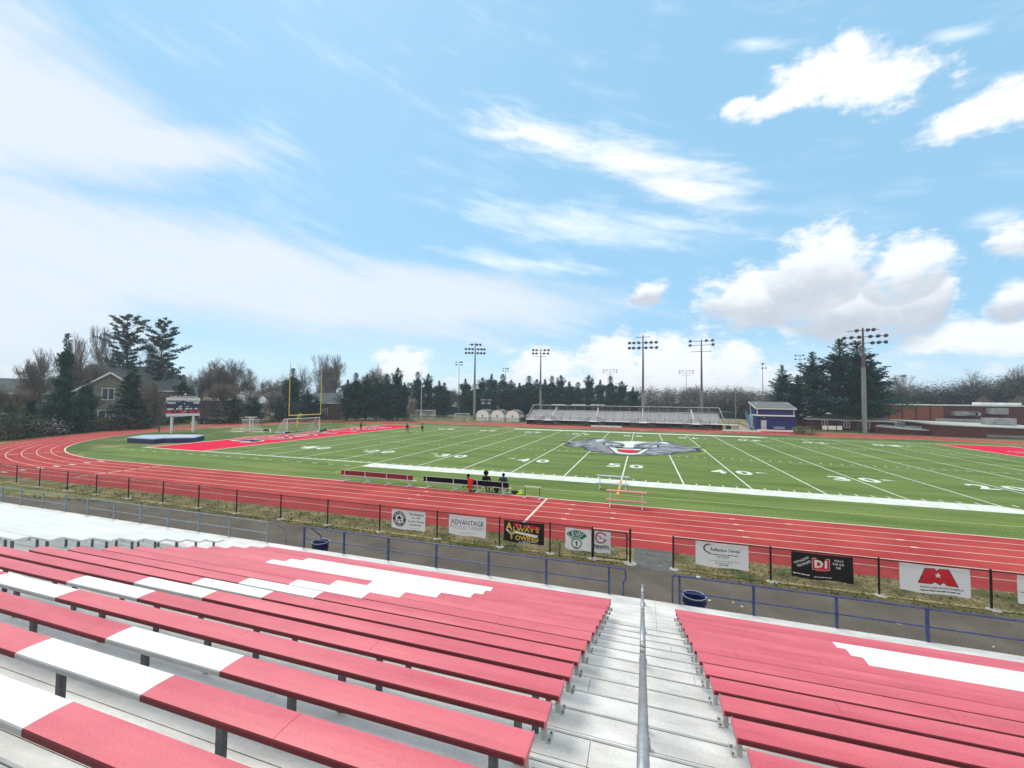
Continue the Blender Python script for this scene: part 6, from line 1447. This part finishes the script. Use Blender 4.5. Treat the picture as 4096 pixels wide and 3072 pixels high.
def TR(pi, u, v, d, wpx, label, group=None, **k): return tree(pi, u, v, d, wpx*(1.25 if PARK[pi][0].name.split('.')[0] in ('bare_tree', 'budding_tree', 'pine_tree', 'blossom_tree') else 1.08), label, group, W0=RADS[pi], **k)

# far left
TR(fir, 269, 1336, 98, 66, 'tall dark fir with a broad bushy foot left of the stone house')
TR(pin[0], 511, 1268, 126, 82, 'tall open crowned pine, the left one of the two tallest behind the scoreboard')
TR(pin[1], 657, 1285, 122, 78, 'tall open crowned pine, the right one of the two tallest behind the scoreboard')
TR(spr, 533, 1452, 104, 92, 'bright green spruce standing in front of the stone house')
TR(den[0], 690, 1470, 140, 75, 'dark round evergreen under the right tall pine', None)
TR(den[1], 600, 1490, 142, 60, 'dark evergreen between the trunks of the two tall pines')
TR(den[2], 350, 1520, 104, 60, 'dark bushy evergreen filling the gap right of the tall fir')
GB = 'leafless trees behind the houses and the track'
for i, (pi, u, v, d, w, lab) in enumerate([
    (bar_[0], 318, 1322, 112, 80, 'leafless tree with a tall pale crown rising just right of the dark fir'), (bar_[1], 180, 1385, 112, 70, 'thin leafless tree leaning out left of the dark fir'), (bar_[2], 440, 1300, 132, 60, 'thin leafless tree rising left of the left tall pine'),
    (bar_[1], 590, 1330, 134, 70, 'leafless tree between the two tall pines'), (bar_[0], 90, 1520, 120, 70, 'small leafless tree above the grey house roof at the far left'), (bud_[0], 20, 1505, 100, 90, 'blurry brown leafless tree cut by the left edge'),
    (bar_[2], 645, 1520, 93, 62, 'dark leaning leafless tree directly left of the scoreboard'), (bud_[1], 400, 1420, 115, 70, 'budding tree between the fir and the left tall pine'),
    (bud_[0], 800, 1455, 135, 70, 'budding tree rising right of the scoreboard'), (bar_[0], 862, 1425, 132, 85, 'wide leafless tree right of the scoreboard, above the tan roof'), (bar_[1], 948, 1428, 132, 85, 'wide leafless tree with the highest crown between scoreboard and goal post'),
    (bar_[2], 1010, 1470, 136, 60, 'leafless tree left of the blossom trees'), (blo_[0], 1085, 1508, 128, 62, 'pale blossoming tree left of the yellow goal post'), (blo_[0], 1010, 1560, 118, 60, 'lower pale blossoming tree above the folded goal'),
    (blo_[0], 1125, 1560, 124, 50, 'small pale blossoming tree touching the left yellow upright'), (bud_[1], 905, 1520, 122, 70, 'dense budding tree above the folded goal, left side'),
    (bar_[1], 1140, 1480, 140, 45, 'narrow leafless tree directly left of the left upright'), (bar_[0], 1215, 1440, 150, 50, 'leafless tree between the uprights, left of the two tall ones'), (bar_[2], 1271, 1410, 150, 48, 'tall leafless tree just left of the right yellow upright'),
    (bar_[1], 1346, 1411, 150, 52, 'tall fan shaped leafless tree right of the goal post'), (bar_[0], 1305, 1490, 145, 42, 'small leafless tree behind the right yellow upright'), (bud_[0], 1519, 1450, 145, 62, 'budding tree rising behind the dense evergreen clump'),
    (bud_[1], 1445, 1500, 150, 50, 'budding tree peeping over the left of the evergreen clump'), (bud_[0], 1640, 1535, 165, 50, 'brown budding tree in the gap right of the evergreen clump'), (bud_[1], 1805, 1552, 165, 55, 'brown budding tree behind the slim floodlight pole left of the sheds'),
    (blo_[0], 1652, 1588, 112, 28, 'small pale flowering bush tree left of the thin pole'),
    (bar_[2], 3632, 1490, 215, 60, 'leafless tree rising from the woods just right of the nearest floodlight pole'), (bar_[0], 3893, 1457, 215, 66, 'high leafless tree standing above the woods over the school roof'), (bar_[1], 4060, 1455, 218, 70, 'leafless tree above the woods near the right edge'),
    (bud_[0], 3935, 1572, 200, 40, 'small olive budding tree behind the school roof'), (bud_[1], 4075, 1578, 200, 36, 'small brown budding tree behind the school roof at the right edge'), (bar_[0], 2780, 1535, 200, 60, 'leafless tree standing out of the woods behind the right half of the far bleachers')]):
    TR(pi, u, v, d, w, lab, GB)
for i, (k_, u, v, d, w, lab) in enumerate([(1, 735, 1500, 118, 46, 'dark evergreen right behind the scoreboard'), (2, 612, 1530, 112, 44, 'dark evergreen between the blue spruce and the scoreboard'), (1, 1268, 1588, 117, 34, 'low dark evergreen in front of the brick house by the right yellow upright'), (0, 1230, 1560, 116, 40, 'dark evergreen behind the middle of the yellow goal post'), (1, 1020, 1590, 112, 45, 'low dark evergreen behind the folded goal'), (2, 770, 1560, 124, 36, 'low dark evergreen directly behind the parked car'), (0, 320, 1560, 96, 42, 'bushy dark evergreen hiding the corner of the stone house'), (2, 125, 1585, 104, 40, 'low dark evergreen left of the tall fir'), (1, 195, 1600, 100, 40, 'low bushy evergreen touching the left side of the tall fir'), (0, 45, 1610, 108, 44, 'low dark evergreen at the left edge behind the hedge')]): TR(den[k_], u, v, d, w, lab)
TR(den[1], 1172, 1475, 126, 52, 'single dark evergreen behind the left yellow upright')
TR(den[2], 1120, 1600, 120, 40, 'low dark evergreen at the foot of the blossom trees')
TR(den[0], 940, 1585, 116, 45, 'low dark evergreen under the leafless trees right of the scoreboard')
GE = 'dense evergreens beyond the red track'
for i, (u, v, d, w) in enumerate([(1392, 1520, 118, 44), (1425, 1494, 119, 46), (1468, 1500, 121, 44), (1508, 1512, 118, 44), (1550, 1498, 119, 44), (1592, 1472, 121, 46), (1618, 1530, 118, 36)]):
    TR(den[i % 3], u, v, d, w, '%s dark evergreen from the left in the dense clump right of the goal post' % ('first', 'second', 'third', 'fourth', 'fifth', 'sixth', 'seventh')[i], GE)
for i, (u, v, d, w) in enumerate([(1672, 1489, 142, 40), (1714, 1496, 142, 40), (1757, 1524, 140, 38), (1778, 1532, 141, 32)]):
    TR(den[(i+1) % 3], u, v, d, w, '%s evergreen from the left in the small clump behind the thin pale pole' % ('first', 'second', 'third', 'fourth')[i], GE)
ords = ['first', 'second', 'third', 'fourth', 'fifth', 'sixth', 'seventh', 'eighth', 'ninth', 'tenth', 'eleventh', 'twelfth', 'thirteenth', 'fourteenth', 'fifteenth', 'sixteenth', 'seventeenth', 'eighteenth', 'nineteenth', 'twentieth']
row = [(1862, 1516), (1900, 1535), (1930, 1511), (1967, 1497), (2012, 1498), (2045, 1520), (2078, 1532), (2116, 1505), (2148, 1517), (2180, 1518), (2208, 1505), (2243, 1501), (2277, 1527), (2312, 1530), (2356, 1501), (2401, 1520), (2442, 1506), (2487, 1525), (2532, 1549)]
for i, (u, v) in enumerate(row):
    TR(den[i % 3], u, v, 152+(i % 3)*4, 37+(i*7 % 5)*2, '%s evergreen from the left in the long row behind sheds and far bleachers' % ords[i], 'row of evergreens behind the far bleachers')
b = MB(); rnd.seed(77)     # dense hedge of foliage closing the row near the ground
for k in range(150):
    u = rnd.uniform(1840, 2560); v = rnd.uniform(1575, 1680); p = at_d(u, v, rnd.uniform(164, 170)); tuft(b, (p.x, p.y, max(.5, p.z)), 2.2, 1.5, 1.5, 60, .75, rnd.choice((0, 1)))
tag(b.build('undergrowth', [M_n1, M_bush]), 'dark undergrowth closing the gaps between the evergreens of the far row', 'undergrowth', kind='stuff')
for i, (pi, u, v, d, w, lab) in enumerate([(wid[0], 3128, 1462, 124, 80, 'leftmost and lowest of the big evergreens right of the blue building'), (wid[1], 3248, 1412, 124, 125, 'big evergreen with the slim floodlight pole rising from its left side'),
    (wid[2], 3358, 1358, 122, 150, 'tallest of the big evergreens, left of the near floodlight pole'), (wid[0], 3428, 1366, 122, 172, 'big evergreen directly behind the near floodlight pole'), (wid[1], 3484, 1440, 126, 120, 'rightmost big evergreen with long branches reaching over the school'),
    (wid[2], 3190, 1500, 128, 80, 'lower evergreen filling the gap between the two leftmost big ones')]):
    TR(pi, u, v, d, w, lab, 'big evergreens right of the blue building')
def bushobj(name, label, pts, mats, group=None, s=.16, n=300):
    """pts: (x, y, z, rx, ry, rz) clumps"""
    o = Vector((pts[0][0], pts[0][1], 0)); t = thing(name, label, 'bush' if 'hedge' not in name else 'hedge', tuple(o), group=group); cr = MB(); st = MB()
    for (x, y, z, rx, ry, rz) in pts:
        for _ in range(n):
            q = Vector(rv()).normalized()*rnd.uniform(.72, 1.05); k = 1+.16*math.sin(q.x*7+x)*math.cos(q.z*6+y)
            tuft(cr, (x-o.x+q.x*rx*k, y-o.y+q.y*ry*k, max(.05, z+q.z*rz*k)), s*.5, s*.5, s*.5, 1, s, rnd.choice((0, 0, 1)))
        st.tube((x-o.x, y-o.y, 0), (x-o.x, y-o.y, z), .06, n=5)
        for q in range(5): st.tube((x-o.x, y-o.y, z*.3), (x-o.x+rnd.uniform(-.6, .6)*rx, y-o.y+rnd.uniform(-.6, .6)*ry, z+rnd.uniform(0, .5)*rz), .03, n=4)
    st.build('stem', M_bark, t); cr.build('foliage', mats, t); return t
hb = [(0, 1252, 1030, 'b'), (70, 1245, 1000, 'g'), (150, 1238, 1040, 'b'), (230, 1225, 1020, 'g'), (310, 1212, 1000, 'g'), (390, 1205, 1060, 'b'), (470, 1198, 1050, 'b'), (560, 1190, 1020, 'b'), (650, 1182, 1080, 'b'), (730, 1178, 1040, 'b'), (820, 1165, 1060, 'n'), (900, 1160, 1050, 'n'), (980, 1152, 1040, 'n'), (1060, 1146, 1055, 'n'), (1150, 1138, 1030, 'n'), (1230, 1130, 1020, 'n'), (1320, 1120, 1040, 'n'), (1400, 1110, 1050, 'b'), (1460, 1100, 1040, 'b')]
for i, (u, vb, vt, kd) in enumerate(hb):
    uv = c1(u, vb); p = at_z(*uv); d = math.hypot(p.x-CX, p.y-CY); tp = at_d(*c1(u, vt), d+1.5); h = tp.z
    dd = Vector((p.x-CX, p.y-CY, 0)).normalized()*1.6; x, y = p.x+dd.x, p.y+dd.y
    ms = {'b': [M_bush, M_bush], 'g': [M_bush, M_bush2], 'n': [M_bush3, M_bush]}[kd]
    bushobj('hedge_bush', '%s bush from the left, %s, in the unclipped hedge along the track curve' % (ords[i], {'b': 'dark', 'g': 'green', 'n': 'brown'}[kd]), [(x, y, h*.45, 2.2, 2.2, h*.52), (x+dd.x, y+dd.y, h*.5, 2.4, 2.4, h*.5)], ms, 'bushes of the hedge along the left curve of the track', s=.24, n=420)
for i, (u, v, d, w, h, ms, lab) in enumerate([(c1(330, 0)[0], 0, 92, 2.4, 2.0, [M_bloss, M_bush], 'pale flowering shrub behind the hedge left of the fir foot'), (c1(430, 0)[0], 0, 93, 2.4, 2.2, [M_bloss, M_bush3], 'second pale flowering shrub behind the hedge'), (c1(1060, 0)[0], 0, 100, 3.2, 2.6, [M_bush3, M_bud], 'brown rounded shrub in front of the stone house'), (c1(1270, 0)[0], 0, 103, 3.6, 2.9, [M_bush3, M_twig2], 'reddish brown shrub left of the scoreboard'),
    (c1(1830, 0)[0], 0, 119, 2.6, 5.0, [M_bush, M_bush], 'very dark tall shrub behind the parked car'), (c1(1960, 0)[0], 0, 112, 4, 4.6, [M_bush, M_bush3], 'dark shrub right of the parked car'), (c1(2060, 0)[0], 0, 114, 4, 5.2, [M_bush, M_bush3], 'dark shrub behind the folded goal'), (c2f(60, 0)[0], 0, 116, 4, 4.4, [M_bush3, M_bush], 'brown shrub behind the folded goal, left part'),
    (c2f(330, 0)[0], 0, 116, 4, 4.4, [M_bush3, M_bush], 'brown shrub between the folded goal and the goal net'), (c2f(480, 0)[0], 0, 118, 4, 5.2, [M_bush, M_bush3], 'dark shrub behind the left side of the goal net'), (c2f(620, 0)[0], 0, 118, 4, 5, [M_bush, M_bush], 'dark shrub behind the middle of the goal net'), (c2f(960, 0)[0], 0, 112, 3, 4.5, [M_bush, M_bush], 'dark shrub left of the dense evergreen clump'),
    (c2f(1630, 0)[0], 0, 150, 4, 6, [M_bush3, M_lg], 'brown shrub in the gap left of the thin pale pole'), (c2f(2010, 0)[0], 0, 160, 6, 9, [M_bush3, M_bud], 'tall brown thicket left of the long evergreen row'), (3215, 0, 100, 2.2, 1.6, [M_lg, M_bush2], 'light green shrub right of the blue building')]):
    p = at_d(u, 1600, d); bushobj('shrub', lab, [(p.x, p.y, h*.45, w, w, h*.55)], ms, 'shrubs around the houses', s=.26 if h < 5 else .4, n=900)
# leafless woods in the distance
def woods(name, label, spec, ms, seed):
    rnd.seed(seed); b = MB()
    for (u0, u1, va, vb2, d0, d1, n) in spec:
        for _ in range(n):
            f = rnd.random(); u = u0+(u1-u0)*f; d = rnd.uniform(d0, d1); v = va+(vb2-va)*f+rnd.uniform(-4, 26); p = at_d(u, v, d); h = p.z
            if h < 2: continue
            b.tube((p.x, p.y, 0), (p.x, p.y, h*.55), .16, .10, 4, 3, False)
            for _k in range(34):
                z = h*rnd.uniform(.25, .72); a = rnd.uniform(0, 6.28); L = h*rnd.uniform(.12, .30); e = rnd.uniform(.5, 1.35); w = .05
                q = Vector((p.x+rnd.uniform(-.6, .6), p.y+rnd.uniform(-.6, .6), z)); dv = Vector((math.cos(a)*math.cos(e), math.sin(a)*math.cos(e), math.sin(e)))*L; sd_ = dv.orthogonal().normalized()*w
                i = len(b.v); b.v += [tuple(q-sd_), tuple(q+sd_), tuple(q+dv)]; b.f.append((i, i+1, i+2)); b.m.append(2)
            col_ = rnd.choice((0, 0, 1, 2)); tuft(b, (p.x, p.y, h*.48), h*.22, h*.22, h*.36, 62, .85, col_); tuft(b, (p.x, p.y, h*.76), h*.17, h*.17, h*.22, 26, .5, rnd.choice((2, 4)))
            tuft(b, (p.x, p.y, h*.18), h*.3, h*.3, h*.16, 26, 1.1, 0)
    return tag(b.build(name, ms), label, 'woods', kind='stuff')
M_w1 = mat('woods brown', (.070, .062, .055), .95, scale=.15, col2=(.10, .088, .075)); M_w2 = mat('woods olive', (.060, .070, .040), .95, scale=.15, col2=(.085, .095, .055)); M_w3 = mat('woods twig grey', (.13, .115, .10), .95, scale=.15, col2=(.18, .155, .135)); M_w4 = mat('woods green', (.045, .065, .038), .95, scale=.15, col2=(.07, .09, .05))
woods('woods', 'leafless grey brown woods behind the right half of the far bleachers and the blue building', [(2540, 3140, 1528, 1528, 185, 230, 150), (2540, 3140, 1560, 1560, 172, 185, 60), (2650, 3140, 1532, 1540, 230, 260, 60)], [M_w1, M_w2, M_w3, M_bark, M_w3], 5)
woods('woods', 'dark mixed woods behind the school building on the right', [(3460, 3750, 1524, 1512, 205, 250, 110), (3750, 4180, 1512, 1466, 205, 250, 190), (3460, 4180, 1550, 1525, 203, 210, 110)], [M_w4, M_w4, M_w1, M_bark, M_w2], 6)
woods('woods', 'distant brown woods closing the view behind the houses on the left', [(-60, 420, 1585, 1560, 170, 210, 60), (700, 1450, 1530, 1530, 175, 220, 110), (1440, 1900, 1560, 1560, 190, 240, 60)], [M_w1, M_w1, M_w3, M_bark, M_w3], 7)

# ------------------------------------------------------------------ leftovers
for o, used in PARK:
    if not used:
        for c in list(o.children): bpy.data.objects.remove(c)
        bpy.data.objects.remove(o)

b = MB(); b.box(-920, 920, -320, 1220, -1.1, 27)
hz = b.build('haze', []); hz['kind'] = 'stuff'; hz['label'] = 'thin pale air haze over the whole sports ground'
hm = bpy.data.materials.new('haze'); hm.use_nodes = True; hm.node_tree.nodes.clear()
pv = hm.node_tree.nodes.new('ShaderNodeVolumePrincipled'); pv.inputs['Color'].default_value = (.80, .88, .96, 1); pv.inputs['Density'].default_value = 0.00065; pv.inputs['Anisotropy'].default_value = 0.3
ho = hm.node_tree.nodes.new('ShaderNodeOutputMaterial'); hm.node_tree.links.new(pv.outputs[0], ho.inputs['Volume'])
hz.data.materials.append(hm)
